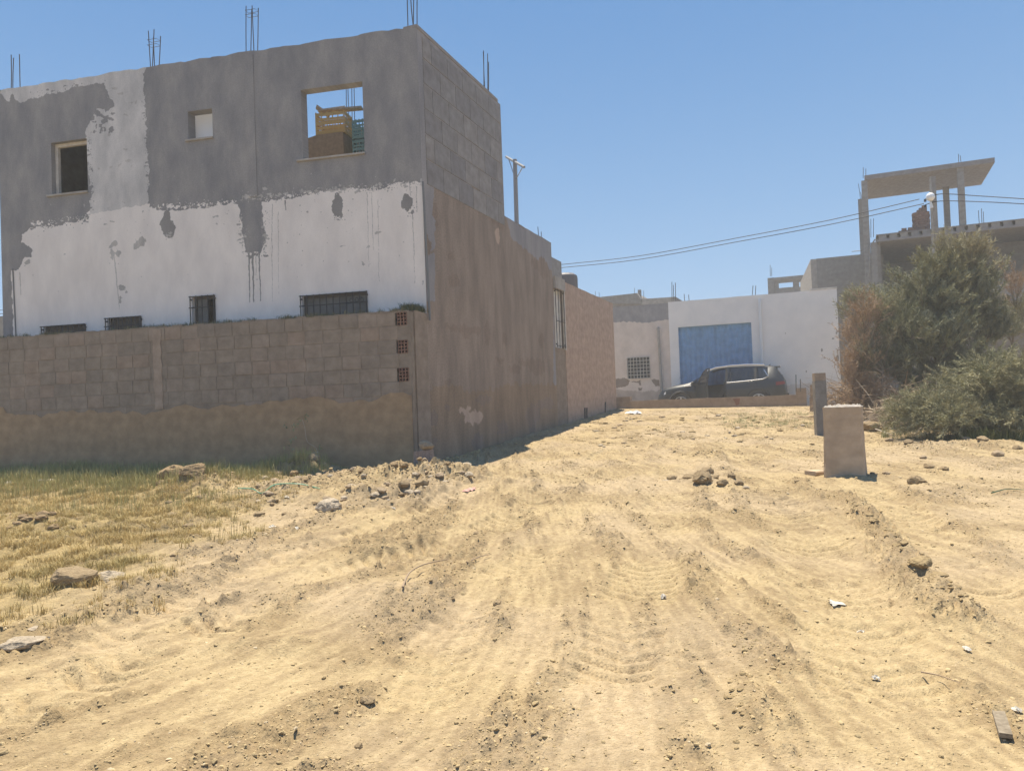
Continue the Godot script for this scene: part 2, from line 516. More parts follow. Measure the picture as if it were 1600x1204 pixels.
	# one sheet: fine where the camera stands, coarse to the horizon
	var xs := []; var zs := []
	var far := [160.0, 120.0, 95.0, 80.0, 65.0, 50.0, 36.0, 28.0, 22.0, 18.0, 15.0, 13.0, 11.5, 10.4, 9.6, 9.0, 8.5, 8.2]
	for v in far: xs.append(-v)
	for i in gw: xs.append(GX0 + i * GR)
	for i in far.size(): xs.append(far[far.size() - 1 - i])
	for v in [220.0, 170.0, 130.0, 100.0, 76.0, 60.0, 48.0, 40.0, 36.0, 33.0, 30.0]: zs.append(-v)
	var zz := -28.0
	while zz < GZ0 - 0.2:
		zs.append(zz); zz += 0.1
	zz = GZ0
	while zz < GZ1:
		zs.append(zz); zz += lerpf(0.015, 0.034, clampf((-zz - 3.0) / 9.0, 0.0, 1.0))
	zs.append(GZ1)
	for v in [0.0, 1.5, 4.0, 10.0, 30.0, 70.0]: zs.append(v)
	var w := xs.size(); var n := zs.size()
	var V := PackedVector3Array(); V.resize(w * n)
	var C := PackedColorArray(); C.resize(w * n)
	var N := PackedVector3Array(); N.resize(w * n)
	k = 0
	var dark := Vector3(0.325, 0.24, 0.132); var pale := Vector3(0.505, 0.395, 0.222); var turf := Vector3(0.35, 0.265, 0.12); var reddish := Vector3(0.45, 0.35, 0.222)
	for j in n:
		var z: float = zs[j]
		for i in w:
			var x: float = xs[i]
			var inside: bool = x >= GX0 and x <= GX1 and z >= GZ0 and z <= GZ1
			var y := gh(x, z)
			if not inside and z > -28.0 and z < -8.0 and absf(x) < 28.0:
				var f := smoothstep(0.0, 0.8, maxf(maxf(GX0 - x, x - GX1), GZ0 - z)) * smoothstep(22.9, 22.3, x * 0.357 - z * 0.934)
				y += f * (nm.get_noise_2d(x, z) * 0.035 + nr.get_noise_2d(x * 0.5, z * 0.5) * 0.03)
			V[k] = Vector3(x, y, z)
			var pt := npatch.get_noise_2d(x + 30.0, z) * 0.6 + nr.get_noise_2d(x, z + 9.0) * 0.45
			var tone := clampf(0.58 + pt * 1.0 + streak_at(x, z) * 0.95 + field(bed, x, z) * 0.24 - field(berm, x, z) * 0.2 - 0.6 * (field(churned, x, z) if inside else churn(x, z)), 0.0, 1.0)
			var c := dark.lerp(pale, tone)
			c = c.lerp(reddish * (0.8 + 0.35 * tone), clampf(0.25 + ngrass.get_noise_2d(x * 0.6 + 70.0, z * 0.6) * 1.6, 0.0, 0.8))
			c = c.lerp(turf * (0.75 + 0.5 * tone), grass_at(x, z) * 0.9)
			C[k] = Color(c.x, c.y, c.z)
			k += 1
	for j in n:
		for i in w:
			var a := V[j * w + maxi(i - 1, 0)]; var b := V[j * w + mini(i + 1, w - 1)]
			var c := V[maxi(j - 1, 0) * w + i]; var d := V[mini(j + 1, n - 1) * w + i]
			N[j * w + i] = (d - c).cross(b - a).normalized()
	var I := PackedInt32Array(); I.resize((w - 1) * (n - 1) * 6)
	k = 0
	for j in n - 1:
		for i in w - 1:
			var a := j * w + i
			I[k] = a; I[k + 1] = a + 1; I[k + 2] = a + w; I[k + 3] = a + 1; I[k + 4] = a + w + 1; I[k + 5] = a + w
			k += 6
	var arr := []; arr.resize(Mesh.ARRAY_MAX)
	arr[Mesh.ARRAY_VERTEX] = V; arr[Mesh.ARRAY_NORMAL] = N; arr[Mesh.ARRAY_COLOR] = C; arr[Mesh.ARRAY_INDEX] = I
	var mesh := ArrayMesh.new()
	mesh.add_surface_from_arrays(Mesh.PRIMITIVE_TRIANGLES, arr)
	var m := tri_mat(Color.WHITE, T.soil, 0.9, 0.97, T.soil_h, 0.9)
	m.vertex_color_use_as_albedo = true
	var o := MeshInstance3D.new()
	o.mesh = mesh; o.material_override = m; o.name = "ground"
	add_child(o)
	tag(o, "bare yellow earth with tyre tracks and clods rising to the street", "ground", "", "structure")

# ---------------------------------------------------------------- stones, clods, grass
# lumpy ball: a twice divided octahedron pushed about by noise, flattened, clipped below
func lump(sd: int, sub: int, amp: float, flat := 1.0, long := 1.0, facet := 0.0) -> ArrayMesh:
	var nz := fnoise(sd, 0.9, 3, 0.6)
	var cell := FastNoiseLite.new(); cell.seed = sd; cell.noise_type = FastNoiseLite.TYPE_CELLULAR; cell.frequency = 0.8; cell.cellular_return_type = FastNoiseLite.RETURN_CELL_VALUE
	var dirs := [Vector3.RIGHT, Vector3.LEFT, Vector3.UP, Vector3.DOWN, Vector3.FORWARD, Vector3.BACK]
	var faces := []
	for x in [0, 1]:
		for y in [2, 3]:
			for z in [4, 5]: faces.append([dirs[x], dirs[y], dirs[z]])
	for s in sub:
		var nf := []
		for f in faces:
			var a: Vector3 = (f[0] + f[1]).normalized(); var b: Vector3 = (f[1] + f[2]).normalized(); var c: Vector3 = (f[2] + f[0]).normalized()
			nf.append([f[0], a, c]); nf.append([a, f[1], b]); nf.append([c, b, f[2]]); nf.append([a, b, c])
		faces = nf
	var st := mb()
	if facet <= 0.0: st.set_smooth_group(0)
	var cuts := []
	var r2 := RandomNumberGenerator.new(); r2.seed = sd
	for i in 7: cuts.append([Vector3(r2.randfn(), r2.randfn(), r2.randfn()).normalized(), r2.randf_range(0.55, 0.85)])
	var put := func(d: Vector3) -> Vector3:
		var r := 1.0 + amp * (nz.get_noise_3dv(d * 1.4) + 0.5 * nz.get_noise_3dv(d * 4.0))
		var p := d * r
		if facet > 0.0:
			for c in cuts:
				var over: float = p.dot(c[0]) - c[1]
				if over > 0.0: p -= c[0] * over * facet
		return p * Vector3(long, flat, 1.0)
	for f in faces:
		var a: Vector3 = put.call(f[0]); var b: Vector3 = put.call(f[1]); var c: Vector3 = put.call(f[2])
		tri(st, a, b, c, f[0] + f[1] + f[2])
	st.generate_normals()
	return st.commit()

func multi(called: String, mesh: Mesh, mt: Material, xf: Array, cols: Array, label: String, category: String, parent: Node3D = null) -> MultiMeshInstance3D:
	var mm := MultiMesh.new()
	mm.transform_format = MultiMesh.TRANSFORM_3D
	mm.use_colors = true
	mm.mesh = mesh
	mm.instance_count = xf.size()
	var inv := Transform3D.IDENTITY if parent == null else world_of(parent).affine_inverse()
	for i in xf.size():
		mm.set_instance_transform(i, inv * xf[i])
		mm.set_instance_color(i, cols[i])
	var o := MultiMeshInstance3D.new()
	o.multimesh = mm
	o.material_override = mt
	if parent == null:
		o.name = numbered(called)
		add_child(o)
		tag(o, label, category, "", "stuff")
	else:
		o.name = called
		parent.add_child(o, true)
		o.set_meta("kind", "stuff")
	return o

func spin(flat := false) -> Basis:
	if flat: return Basis(Vector3.UP, rng.randf() * TAU)
	return Basis.from_euler(Vector3(rng.randf() * TAU, rng.randf() * TAU, rng.randf() * TAU))

func build_clods() -> void:
	rng.seed = 71
	var vars := [lump(41, 1, 0.5, 0.8, 1.2, 0.9), lump(42, 1, 0.5, 0.7, 1.0, 0.9), lump(43, 2, 0.6, 0.75, 1.3, 0.6)]
	var sets := [[], [], []]; var cols := [[], [], []]
	var tries := 0; var count := 0
	while count < 190000 and tries < 800000:
		tries += 1
		# denser towards the near part, even over the area beyond
		var d := lerpf(2.4, 22.0, pow(rng.randf(), 1.5))
		var x := rng.randf_range(-8.0, 8.0) if d < 13.0 else rng.randf_range(-1.5, 9.0)
		if absf(x) > d * 0.72 + 0.4: continue
		var z := -d
		if d > 10.8 and x < -1.75 + (d - 10.8) * 0.38: continue
		var want := 0.16 + 0.84 * (field(churned, x, z) if d < 13.5 else churn(x, z))
		want *= 1.0 - 0.93 * field(bed, x, z)
		want *= 1.0 - 0.6 * grass_at(x, z)
		if d > 12.0: want = maxf(want * 0.5, 0.10)
		if d > 9.4 and x < -0.6 and x > -4.4: want = maxf(want, 0.6)
		if rng.randf() > want: continue
		var s := 0.0018 + 0.0048 * pow(rng.randf(), 2.0) + 0.012 * pow(rng.randf(), 20.0)
		if d > 7.0: s *= 1.3
		if d > 11.0: s *= 1.25
		if d > 9.4 and x < -0.6 and x > -4.4: s *= 1.6
		var v := rng.randi() % 3
		var y := gh(x, z) + s * 0.05
		sets[v].append(Transform3D(Basis().scaled(Vector3(1, 0.6, 1)) * spin().scaled(Vector3.ONE * s), Vector3(x, y, z)))
		var k := rng.randf_range(0.75, 1.15)
		var c := Vector3(0.41, 0.31, 0.165) * k
		if rng.randf() < 0.05: c = Vector3(0.48, 0.385, 0.25) * k
		cols[v].append(Color(c.x, c.y, c.z))
		count += 1
	var m := mat(Color.WHITE, 0.97)
	m.vertex_color_use_as_albedo = true
	var labels := ["small angular crumbs of dry yellow earth strewn over the ground", "small flat crumbs of dry yellow earth strewn over the ground", "small lumpy crumbs of dry yellow earth strewn over the ground"]
	for v in 3: multi("earth_crumbs", vars[v], m, sets[v], cols[v], labels[v], "earth")

# tuft of thin blades
func tuft(sd: int, blades: int, h: float, lean: float, width: float) -> ArrayMesh:
	var r := RandomNumberGenerator.new(); r.seed = sd
	var st := mb()
	for i in blades:
		var a := r.randf() * TAU
		var o := Vector3(r.randfn() * h * 0.3, 0, r.randfn() * h * 0.3)
		var dir := Vector3(cos(a), 0, sin(a))
		var side := Vector3(-dir.z, 0, dir.x) * width * r.randf_range(0.6, 1.2)
		var hh := h * r.randf_range(0.45, 1.0); var ln := lean * hh * r.randf_range(0.2, 1.2)
		var m := o + dir * ln * 0.35 + Vector3.UP * hh * 0.6
		var t := o + dir * ln + Vector3.UP * hh
		quad(st, o - side, o + side, m + side * 0.7, m - side * 0.7, side.cross(Vector3.UP))
		tri(st, m - side * 0.7, m + side * 0.7, t, side.cross(Vector3.UP))
	st.generate_normals()
	return st.commit()

func build_grass() -> void:
	rng.seed = 72
	var m := mat(Color.WHITE, 0.9)
	m.vertex_color_use_as_albedo = true
	m.backlight_enabled = true
	m.backlight = Color(0.35, 0.32, 0.18)
	var short := [tuft(1, 16, 0.09, 0.9, 0.0022), tuft(2, 18, 0.075, 1.3, 0.0022)]
	var tall := tuft(3, 14, 0.22, 0.45, 0.0028)
	var sets := [[], [], []]; var cols := [[], [], []]
	var tries := 0
	while sets[0].size() + sets[1].size() < 15000 and tries < 260000:
		tries += 1
		var d := lerpf(4.6, 13.4, rng.randf())
		var x := rng.randf_range(-9.5, -1.4)
		if x < -d * 0.74 - 0.3: continue
		var z := -d
		if d > yard_d(x) - 0.05: continue
		var g := grass_at(x, z) * clampf(0.22 + 1.6 * ngrass.get_noise_2d(x * 3.0 + 50.0, z * 3.0), 0.04, 0.9)
		if rng.randf() > g: continue
		var green := clampf(smoothstep(3.2, 0.6, yard_d(x) - d) + 0.05 + ngrass.get_noise_2d(x + 90.0, z) * 0.6, 0.0, 1.0)
		var c := Vector3(0.47, 0.36, 0.16).lerp(Vector3(0.26, 0.255, 0.095), green * rng.randf_range(0.35, 1.0)) * rng.randf_range(0.75, 1.25)
		var v := rng.randi() % 2
		sets[v].append(Transform3D(spin(true).scaled(Vector3.ONE * rng.randf_range(0.4, 1.0) * (1.3 if rng.randf() < 0.08 else 1.0)), Vector3(x, gh(x, z) - 0.004, z)))
		cols[v].append(Color(c.x, c.y, c.z))
	tries = 0
	while sets[2].size() < 2200 and tries < 60000:
		tries += 1
		var x := rng.randf_range(-10.0, -2.6)
		var d := yard_d(x) - 0.06 - absf(rng.randfn(0.0, 1.3))
		if d < 7.0 or ngrass.get_noise_2d(x * 4.0, d * 4.0) < 0.0 or x < -d * 0.74 - 0.3: continue
		if grass_at(x, -d) < 0.3: continue
		var c := Vector3(0.46, 0.38, 0.17).lerp(Vector3(0.25, 0.27, 0.09), rng.randf()) * rng.randf_range(0.8, 1.2)
		sets[2].append(Transform3D(spin(true).scaled(Vector3.ONE * rng.randf_range(0.5, 1.1)), Vector3(x, gh(x, -d) - 0.004, -d)))
		cols[2].append(Color(c.x, c.y, c.z))
	multi("dry_grass", short[0], m, sets[0], cols[0], "short dry straw-coloured grass beside the tyre tracks", "grass")
	multi("dry_grass", short[1], m, sets[1], cols[1], "low bent dry grass matted beside the tyre tracks", "grass")
	multi("tall_grass", tall, m, sets[2], cols[2], "taller wispy grass along the foot of the yard wall", "grass")

# ---------------------------------------------------------------- the half-finished house and its yard wall
var front: Transform3D
var yard: Transform3D
var lanef: Transform3D
var front_len := 0.0
const YARD_LEN := 13.0
const RET := 0.55
var lane_dir := Vector3(0.357, 0, -0.934)

func set_frames() -> void:
	var c0 := W(672, 632, 12.0); var l := W(8, 657, 13.79)
	front = frame(l, c0)
	front_len = Vector2(c0.x - l.x, c0.z - l.z).length()
	var y0 := Vector3(c0.x, 0, c0.z) - lane_dir.normalized() * RET
	lanef = frame(y0, y0 + lane_dir)
	yard = Transform3D(front.basis, y0 - front.basis.x * YARD_LEN)

func yard_d(x: float) -> float:
	var t := (x - yard.origin.x) / yard.basis.x.x
	return -(yard.origin.z + yard.basis.x.z * t)

# photo corners -> [x0,y0,x1,y1] in the frame
func hole(fr: Transform3D, x0: float, yt: float, x1: float, yb: float) -> Array:
	var a := P(fr, x0, yb); var b := P(fr, x1, yt)
	return [a.x, a.y, b.x, b.y]

func tp(fr: Transform3D, list: Array, uvr: Array, w: int, h: int) -> PackedVector2Array:
	var out := PackedVector2Array()
	for p in list:
		var q := P(fr, p[0], p[1])
		out.append(Vector2((q.x - uvr[0]) / uvr[2] * w, (uvr[1] - q.y) / uvr[3] * h))
	return out

func front_texture(uvr: Array) -> ImageTexture:
	var w := 1280; var h := 800
	var mk := PackedByteArray(); mk.resize(w * h); mk.fill(0)
	rng.seed = 3
	var pb := func(list: Array, v: int, amp: float, sd: int) -> void: fill(mk, w, h, tp(front, list, uvr, w, h), v, amp, sd)
	# white lime wash on the lower storey
	pb.call([[22, 560], [17, 421], [27, 421], [35, 405], [48, 398], [50, 390], [44, 383], [33, 378], [33, 366], [46, 356], [88, 351], [137, 342], [160, 340], [232, 324], [263, 329], [282, 328], [314, 325], [340, 320], [369, 316], [374, 328], [379, 368], [383, 394], [407, 394], [416, 373], [411, 346], [407, 315], [448, 310], [472, 306], [501, 300], [519, 297], [557, 292], [573, 297], [599, 294], [615, 285], [655, 284], [679, 283], [681, 340], [684, 409], [690, 560]], 1, 3.5, 7)
	# paler skim on the upper left: a band under the roof edge and the tall strip beside the window
	pb.call([[24, 155], [32, 160], [48, 154], [72, 149], [98, 143], [112, 136], [162, 128], [170, 148], [178, 165], [170, 172], [149, 168], [146, 185], [134, 200], [133, 222], [137, 262], [141, 300], [139, 345], [232, 328], [230, 314], [232, 266], [229, 226], [226, 149], [222, 114], [236, 96], [236, 60], [0, 100], [0, 145], [12, 158], [17, 145]], 2, 4.0, 8)
	pb.call([[137, 334], [232, 318], [233, 334], [180, 346], [138, 350]], 1, 3.0, 9)
	# brush gaps inside the skim
	var e := func(px: float, py: float, rx: float, ry: float, v: int, sd: int, amp := 5.0) -> void:
		var q := tp(front, [[px, py], [px + rx, py], [px, py + ry]], uvr, w, h)
		blot(mk, w, h, q[0].x, q[0].y, q[1].x - q[0].x, absf(q[2].y - q[0].y), v, sd, amp)
	for i in 26: e.call(140 + rng.randf() * 36, 168 + rng.randf() * 38, 1.5 + rng.randf() * 4, 1 + rng.randf() * 3, 0, 100 + i)
	for i in 14: e.call(148 + rng.randf() * 72, 120 + rng.randf() * 200, 1 + rng.randf() * 5, 0.7 + rng.randf() * 2, 3, 140 + i)
	# cement patches on the white
	for a in [[260, 350, 9, 20], [264, 358, 8, 13], [527, 319, 8, 18], [531, 328, 5, 13], [636, 316, 8, 14], [630, 320, 5, 7]]: e.call(a[0], a[1], a[2], a[3], 4, int(a[0]), 5.0)
	for a in [[177, 381, 6, 4], [175, 397, 4, 9], [183, 396, 4, 5], [190, 449, 4, 4], [196, 452, 2, 5], [187, 468, 2, 6], [569, 410, 1.5, 3], [213, 381, 4, 6], [222, 378, 5, 6], [660, 440, 1.2, 4], [41, 409, 4, 3]]: e.call(a[0], a[1], a[2], a[3], 3, int(a[0]), 6.0)
	var run := func(x0: float, y0: float, x1: float, y1: float, half: float, v: int) -> void: pb.call([[x0 - half, y0], [x0 + half, y0], [x1 + half * 0.5, y1], [x1 - half * 0.5, y1]], v, 1.2, int(x0))
	for a in [[388, 394, 390, 472, 1.3], [394, 394, 396, 472, 1.6], [404, 394, 407, 470, 1.2], [399, 394, 400, 430, 0.7], [425, 318, 425, 350, 0.6], [445, 312, 446, 328, 1.0], [178, 402, 186, 482, 0.8], [424, 350, 425, 470, 0.5], [573, 300, 576, 420, 0.5], [644, 330, 648, 442, 0.6], [30, 425, 32, 460, 0.6], [580, 300, 583, 390, 0.5], [434, 330, 435, 460, 0.4], [590, 310, 592, 440, 0.4], [650, 290, 651, 330, 0.6], [640, 286, 641, 306, 0.6]]: run.call(a[0], a[1], a[2], a[3], a[4], 3 if a[4] < 1.0 else 4)
	var s := func(x0: float, y0: float, x1: float, y1: float, n: int, spread: float, v: int) -> void:
		var q := tp(front, [[x0, y0], [x1, y1]], uvr, w, h)
		specks(mk, w, h, q[0], q[1], n, spread, 3, v)
		for i in n / 6:
			var c := q[0].lerp(q[1], rng.randf()) + Vector2(rng.randfn(0, spread), rng.randfn(0, spread))
			blot(mk, w, h, c.x, c.y, rng.randf_range(1.5, 8.0), rng.randf_range(1.0, 4.0), v, i + int(x0), 3.5)
	s.call(40, 358, 137, 343, 70, 4, 0); s.call(45, 352, 137, 337, 60, 4, 1)
	s.call(235, 326, 370, 314, 130, 4, 1); s.call(380, 310, 560, 292, 190, 5, 3); s.call(410, 312, 680, 283, 150, 4, 1); s.call(560, 296, 676, 284, 120, 6, 3)
	s.call(372, 330, 380, 392, 40, 5, 3); s.call(412, 330, 414, 390, 60, 6, 3); s.call(384, 396, 408, 396, 40, 5, 4)
	s.call(226, 120, 232, 320, 120, 4, 0); s.call(140, 210, 140, 330, 60, 4, 0); s.call(60, 360, 660, 340, 120, 60, 3); s.call(40, 150, 165, 128, 60, 5, 0)
	s.call(528, 335, 530, 342, 26, 6, 4); s.call(640, 325, 644, 335, 22, 8, 4); s.call(262, 366, 263, 372, 20, 6, 3); s.call(680, 290, 688, 470, 50, 3, 4)
	var g := Color(0.475, 0.48, 0.50); var g2 := Color(0.62, 0.61, 0.605)
	return paint(mk, w, h, {0: [g, g2, 0.10], 1: [Color(0.85, 0.83, 0.82), Color(0.93, 0.91, 0.895), 0.03], 2: [Color(0.68, 0.68, 0.685), Color(0.86, 0.85, 0.845), 0.08], 3: [Color(0.60, 0.59, 0.585), Color(0.80, 0.79, 0.78), 0.10], 4: [Color(0.50, 0.495, 0.50), Color(0.59, 0.585, 0.58), 0.08]}, 21, 0.012, 0.45)

func side_texture(uvr: Array) -> ImageTexture:
	var w := 1024; var h := 1024
	var mk := PackedByteArray(); mk.resize(w * h); mk.fill(0)
	rng.seed = 4
	fill(mk, w, h, tp(lanef, [[640, 900], [640, 470], [680, 470], [678, 285], [700, 292], [740, 318], [791, 340], [800, 372], [865, 425], [865, 900]], uvr, w, h), 1, 5.0, 3)
	fill(mk, w, h, tp(lanef, [[640, 900], [640, 610], [700, 600], [740, 612], [800, 600], [880, 600], [880, 900]], uvr, w, h), 2, 9.0, 4)
	for a in [[777, 368, 4, 12], [740, 652, 14, 10], [725, 640, 10, 6]]:
		var q := tp(lanef, [[a[0], a[1]], [a[0] + a[2], a[1]], [a[0], a[1] + a[3]]], uvr, w, h)
		blot(mk, w, h, q[0].x, q[0].y, absf(q[1].x - q[0].x), absf(q[2].y - q[0].y), 3, int(a[0]), 7.0)
	for i in 60:
		var px := rng.randf_range(660, 860); var py := rng.randf_range(300, 700)
		var q := tp(lanef, [[px, py], [px + 3 + rng.randf() * 10, py], [px, py + 3 + rng.randf() * 16]], uvr, w, h)
		blot(mk, w, h, q[0].x, q[0].y, absf(q[1].x - q[0].x), absf(q[2].y - q[0].y), 4 if rng.randf() < 0.6 else mk[clampi(int(q[0].y), 0, h - 1) * w + clampi(int(q[0].x), 0, w - 1)], i + 900, 8.0)
	return paint(mk, w, h, {0: [Color(0.50, 0.50, 0.52), Color(0.62, 0.61, 0.615), 0.10], 1: [Color(0.49, 0.445, 0.408), Color(0.63, 0.57, 0.52), 0.24], 2: [Color(0.485, 0.425, 0.362), Color(0.63, 0.552, 0.472), 0.26], 3: [Color(0.66, 0.58, 0.52), Color(0.76, 0.675, 0.61), 0.12], 4: [Color(0.46, 0.41, 0.37), Color(0.60, 0.535, 0.485), 0.24]}, 51, 0.014, 0.3)

func rebar(parent: Node3D, a: Vector3, b: Vector3, r := 0.008) -> void:
	var st := mb()
	var bend := Vector3(rng.randfn(), 0, rng.randfn()) * 0.012
	tube(st, [a - Vector3(0, 0.06, 0), a.lerp(b, 0.5) + bend, b + bend * 1.5], [r], 6)
	part(st, "rebar", M.steel, parent)

func tie(parent: Node3D, c: Vector3, rx: float, rz: float) -> void:
	var st := mb()
	var q := []
	for k in 5: q.append(c + front.basis.x * rx * [-1, 1, 1, -1, -1][k] + front.basis.z * rz * [-1, -1, 1, 1, -1][k])
	tube(st, q, [0.004], 5)
	part(st, "rebar_tie", M.steel, parent)

func grille(parent: Node3D, fr: Transform3D, h: Array, nx: int, rows: Array, m: Material, z := 0.05, curls := []) -> void:
	var st := mb()
	var r := 0.009
	for i in nx + 1:
		var x: float = lerpf(h[0], h[2], float(i) / nx)
		cyl(st, fr * Vector3(x, h[1], z), fr * Vector3(x, h[3], z), r, -1, 5)
	for f in rows:
		var y: float = lerpf(h[1], h[3], f)
		cyl(st, fr * Vector3(h[0] - 0.02, y, z + 0.006), fr * Vector3(h[2] + 0.02, y, z + 0.006), r, -1, 5)
	for c in curls:
		var q := []
		for k in 13: q.append(fr * Vector3(lerpf(h[0], h[2], c[0]) + cos(TAU * k / 12) * c[2], lerpf(h[1], h[3], c[1]) + sin(TAU * k / 12) * c[2], z + 0.01))
		tube(st, q, [0.006], 5, false)
	for x in [h[0], h[2]]:
		for y in [h[1] + 0.08, h[3] - 0.06]: box(st, fr, Vector3(x - 0.012, y - 0.012, 0.001), Vector3(x + 0.012, y + 0.012, z))
	part(st, "window_grille", m, parent)

func build_house() -> void:
	var top := EYE + 5.89
	var foot := 0.35
	var deep := 3.3
	var o := thing("two_storey_house", "half-finished two-storey house with grey cement and peeling white wash", "house", front * Vector3(front_len / 2.0, 0.5, -1.5))
	var uvr := [-0.1, 7.6, front_len + 0.3, 5.1]
	var w1 := hole(front, 81, 221, 135, 301); var w2 := hole(front, 294, 173, 331, 215); var w3 := hole(front, 473, 134, 566, 243)
	w1[1] = P(front, 81, 304).y; w1[3] = P(front, 81, 223).y
	w2[1] = P(front, 303, 217).y; w2[3] = P(front, 303, 173).y
	w3[1] = P(front, 473, 249).y; w3[3] = P(front, 473, 140).y
	var gr := []
	for a in [[471, 462, 574, 560], [299, 463, 336, 560], [167, 497, 221, 560], [67, 510, 134, 560]]:
		var p := P(front, a[0], a[1]); var q := P(front, a[2], a[1])
		gr.append([p.x, 2.35, q.x, p.y])
	var st := mb()
	wall(st, front, 0.0, front_len, foot, top, 0.2, [w1, w2, w3] + gr, uvr, 0.03, 0.12)
	var fw := part(st, "front_wall", tex_mat(front_texture(uvr)), o)
	# pilaster that shows as a faint rib between the two bays
	var pl := P(front, 381, 80); var pr := P(front, 395, 80); var pb := P(front, 384, 318)
	st = mb(); wall(st, Transform3D(front.basis, front * Vector3(0, 0, 0.012)), pl.x, pr.x, pb.y + 0.1, top - 0.06, 0.011, [], uvr)
	part(st, "pilaster", fw.material_override, o)
	# broken ends of the concrete columns on the roof edge
	for a in [[30, 131, 0.10], [240, 97, 0.07], [393, 79, 0.06], [628, 41, 0.07]]:
		var p := P(front, a[0], a[1])
		inst(lump(int(a[0]), 2, 0.3, 0.45, 1.5, 0.8), "broken_concrete", M.pale_cement, o, Transform3D(front.basis.scaled(Vector3.ONE * a[2]), front * Vector3(p.x, top + 0.0, -0.1)))
	# side wall along the lane: three bays of one plane, blocks showing upstairs
	var suv := [0.0, 7.6, 7.2, 7.2]
	var s1 := P(lanef, 785, 250).x; var s2 := P(lanef, 863, 420).x; var y2 := P(lanef, 827, 359).y
	var sm := tex_mat(side_texture(suv))
	st = mb()
	wall(st, lanef, RET, s1, foot, top - 0.03, 0.2, [], suv, 0.02, 0.15)
	part(st, "side_wall", sm, o)
	st = mb()
	wall(st, Transform3D(lanef.basis, lanef * Vector3(0, 0, -0.006)), s1 + 0.001, s2, foot, y2, 0.2, [], suv, 0.012, 0.15)
	box(st, lanef, Vector3(s1 + 0.2, y2 - 0.25, -2.6), Vector3(s2 - 0.001, y2 - 0.1, -0.21))
	box(st, lanef, Vector3(s2 - 0.2, foot, -2.6), Vector3(s2 - 0.002, y2 - 0.004, -0.21))
	part(st, "wing_wall", sm, o)
	var yb := EYE + 3.45; var row := 0
	while yb < top - 0.2:
		var hh := minf(0.395, top - 0.1 - yb)
		var x := RET + 0.16 - (0.3 if row % 2 else 0.0)
		while x < s1 - 0.06:
			var x0 := maxf(x, RET + 0.16); var x1 := minf(x + 0.6, s1 - 0.02)
			if x1 - x0 > 0.08:
				st = mb()
				cbox(st, lanef, Vector3(x0 + 0.007, yb + 0.007, -0.01), Vector3(x1 - 0.007, yb + hh - 0.007, 0.008 + rng.randf() * 0.004), 0.004)
				part(st, "block", [M.block_a, M.block_b, M.block_c][rng.randi() % 3], o)
			x += 0.6
		yb += 0.4; row += 1
	# thin coping strip on the side wall
	st = mb(); box(st, lanef, Vector3(RET - 0.01, top - 0.035, -0.23), Vector3(s1 - 0.16, top + 0.02, 0.012))
	part(st, "coping", M.block_b, o)
	# inside: floor slab, ceilings, back walls and partitions
	var fl := EYE + 3.36
	st = mb(); box(st, front, Vector3(0.2, fl - 0.2, -deep), Vector3(front_len - 0.3, fl, -0.201)); part(st, "floor_slab", M.cement, o)
	var pa := P(front, 234, 200).x; var pc := P(front, 388, 200).x
	st = mb()
	box(st, front, Vector3(0.0, foot, -deep), Vector3(0.2, top - 0.02, -0.202)); part(st, "end_wall", M.cement, o)
	st = mb()
	box(st, front, Vector3(0.201, foot, -deep - 0.2), Vector3(front_len - 0.25, fl - 0.2, -deep)); part(st, "back_wall", M.cement, o)
	st = mb()
	box(st, front, Vector3(0.202, fl, -deep - 0.2), Vector3(pa, top - 0.03, -deep))
	box(st, front, Vector3(pa, fl + 0.001, -deep), Vector3(pa + 0.15, top - 0.04, -0.203))
	box(st, front, Vector3(0.203, top - 0.25, -deep + 0.001), Vector3(pa - 0.001, top - 0.06, -0.204)); part(st, "upper_room", M.cement, o)
	st = mb(); box(st, front, Vector3(w2[0] - 0.1, w2[1] - 0.1, -0.262), Vector3(w2[2] + 0.1, w2[3] + 0.06, -0.26)); part(st, "window_sheet", M.white_sheet, o)
	st = mb(); box(st, front, Vector3(pc, fl + 0.003, -deep), Vector3(pc + 0.12, fl + 0.5, -0.205)); part(st, "partition", M.cement, o)
	# parapet at the back of the open room
	var yp := P(front, 480, 218, -deep).y
	st = mb(); box(st, front, Vector3(pc + 0.121, fl + 0.004, -deep + 0.02), Vector3(front_len - 0.5, yp, -deep + 0.17)); part(st, "parapet", M.brown_cement, o)
	# window details
	st = mb()
	box(st, front, Vector3(w1[0] - 0.10, w1[1] - 0.035, -0.19), Vector3(w1[2] + 0.01, w1[1] - 0.001, 0.03)); part(st, "window_sill", M.pale_cement, o)
	st = mb()
	box(st, front, Vector3(w1[0] + 0.001, w1[1], -0.15), Vector3(w1[0] + 0.055, w1[3] - 0.001, -0.09))
	box(st, front, Vector3(w1[0] + 0.055, w1[3] - 0.06, -0.15), Vector3(w1[2] - 0.001, w1[3] - 0.002, -0.09)); part(st, "window_frame", M.old_white, o)
	st = mb(); box(st, front, Vector3(w2[0] - 0.05, w2[1] - 0.03, -0.19), Vector3(w2[2] + 0.01, w2[1] - 0.001, 0.03)); part(st, "window_sill", M.pale_cement, o)
	st = mb(); box(st, front, Vector3(w3[0] - 0.10, w3[1] - 0.03, -0.19), Vector3(w3[2] + 0.01, w3[1] - 0.001, 0.035)); part(st, "window_sill", M.pale_cement, o)
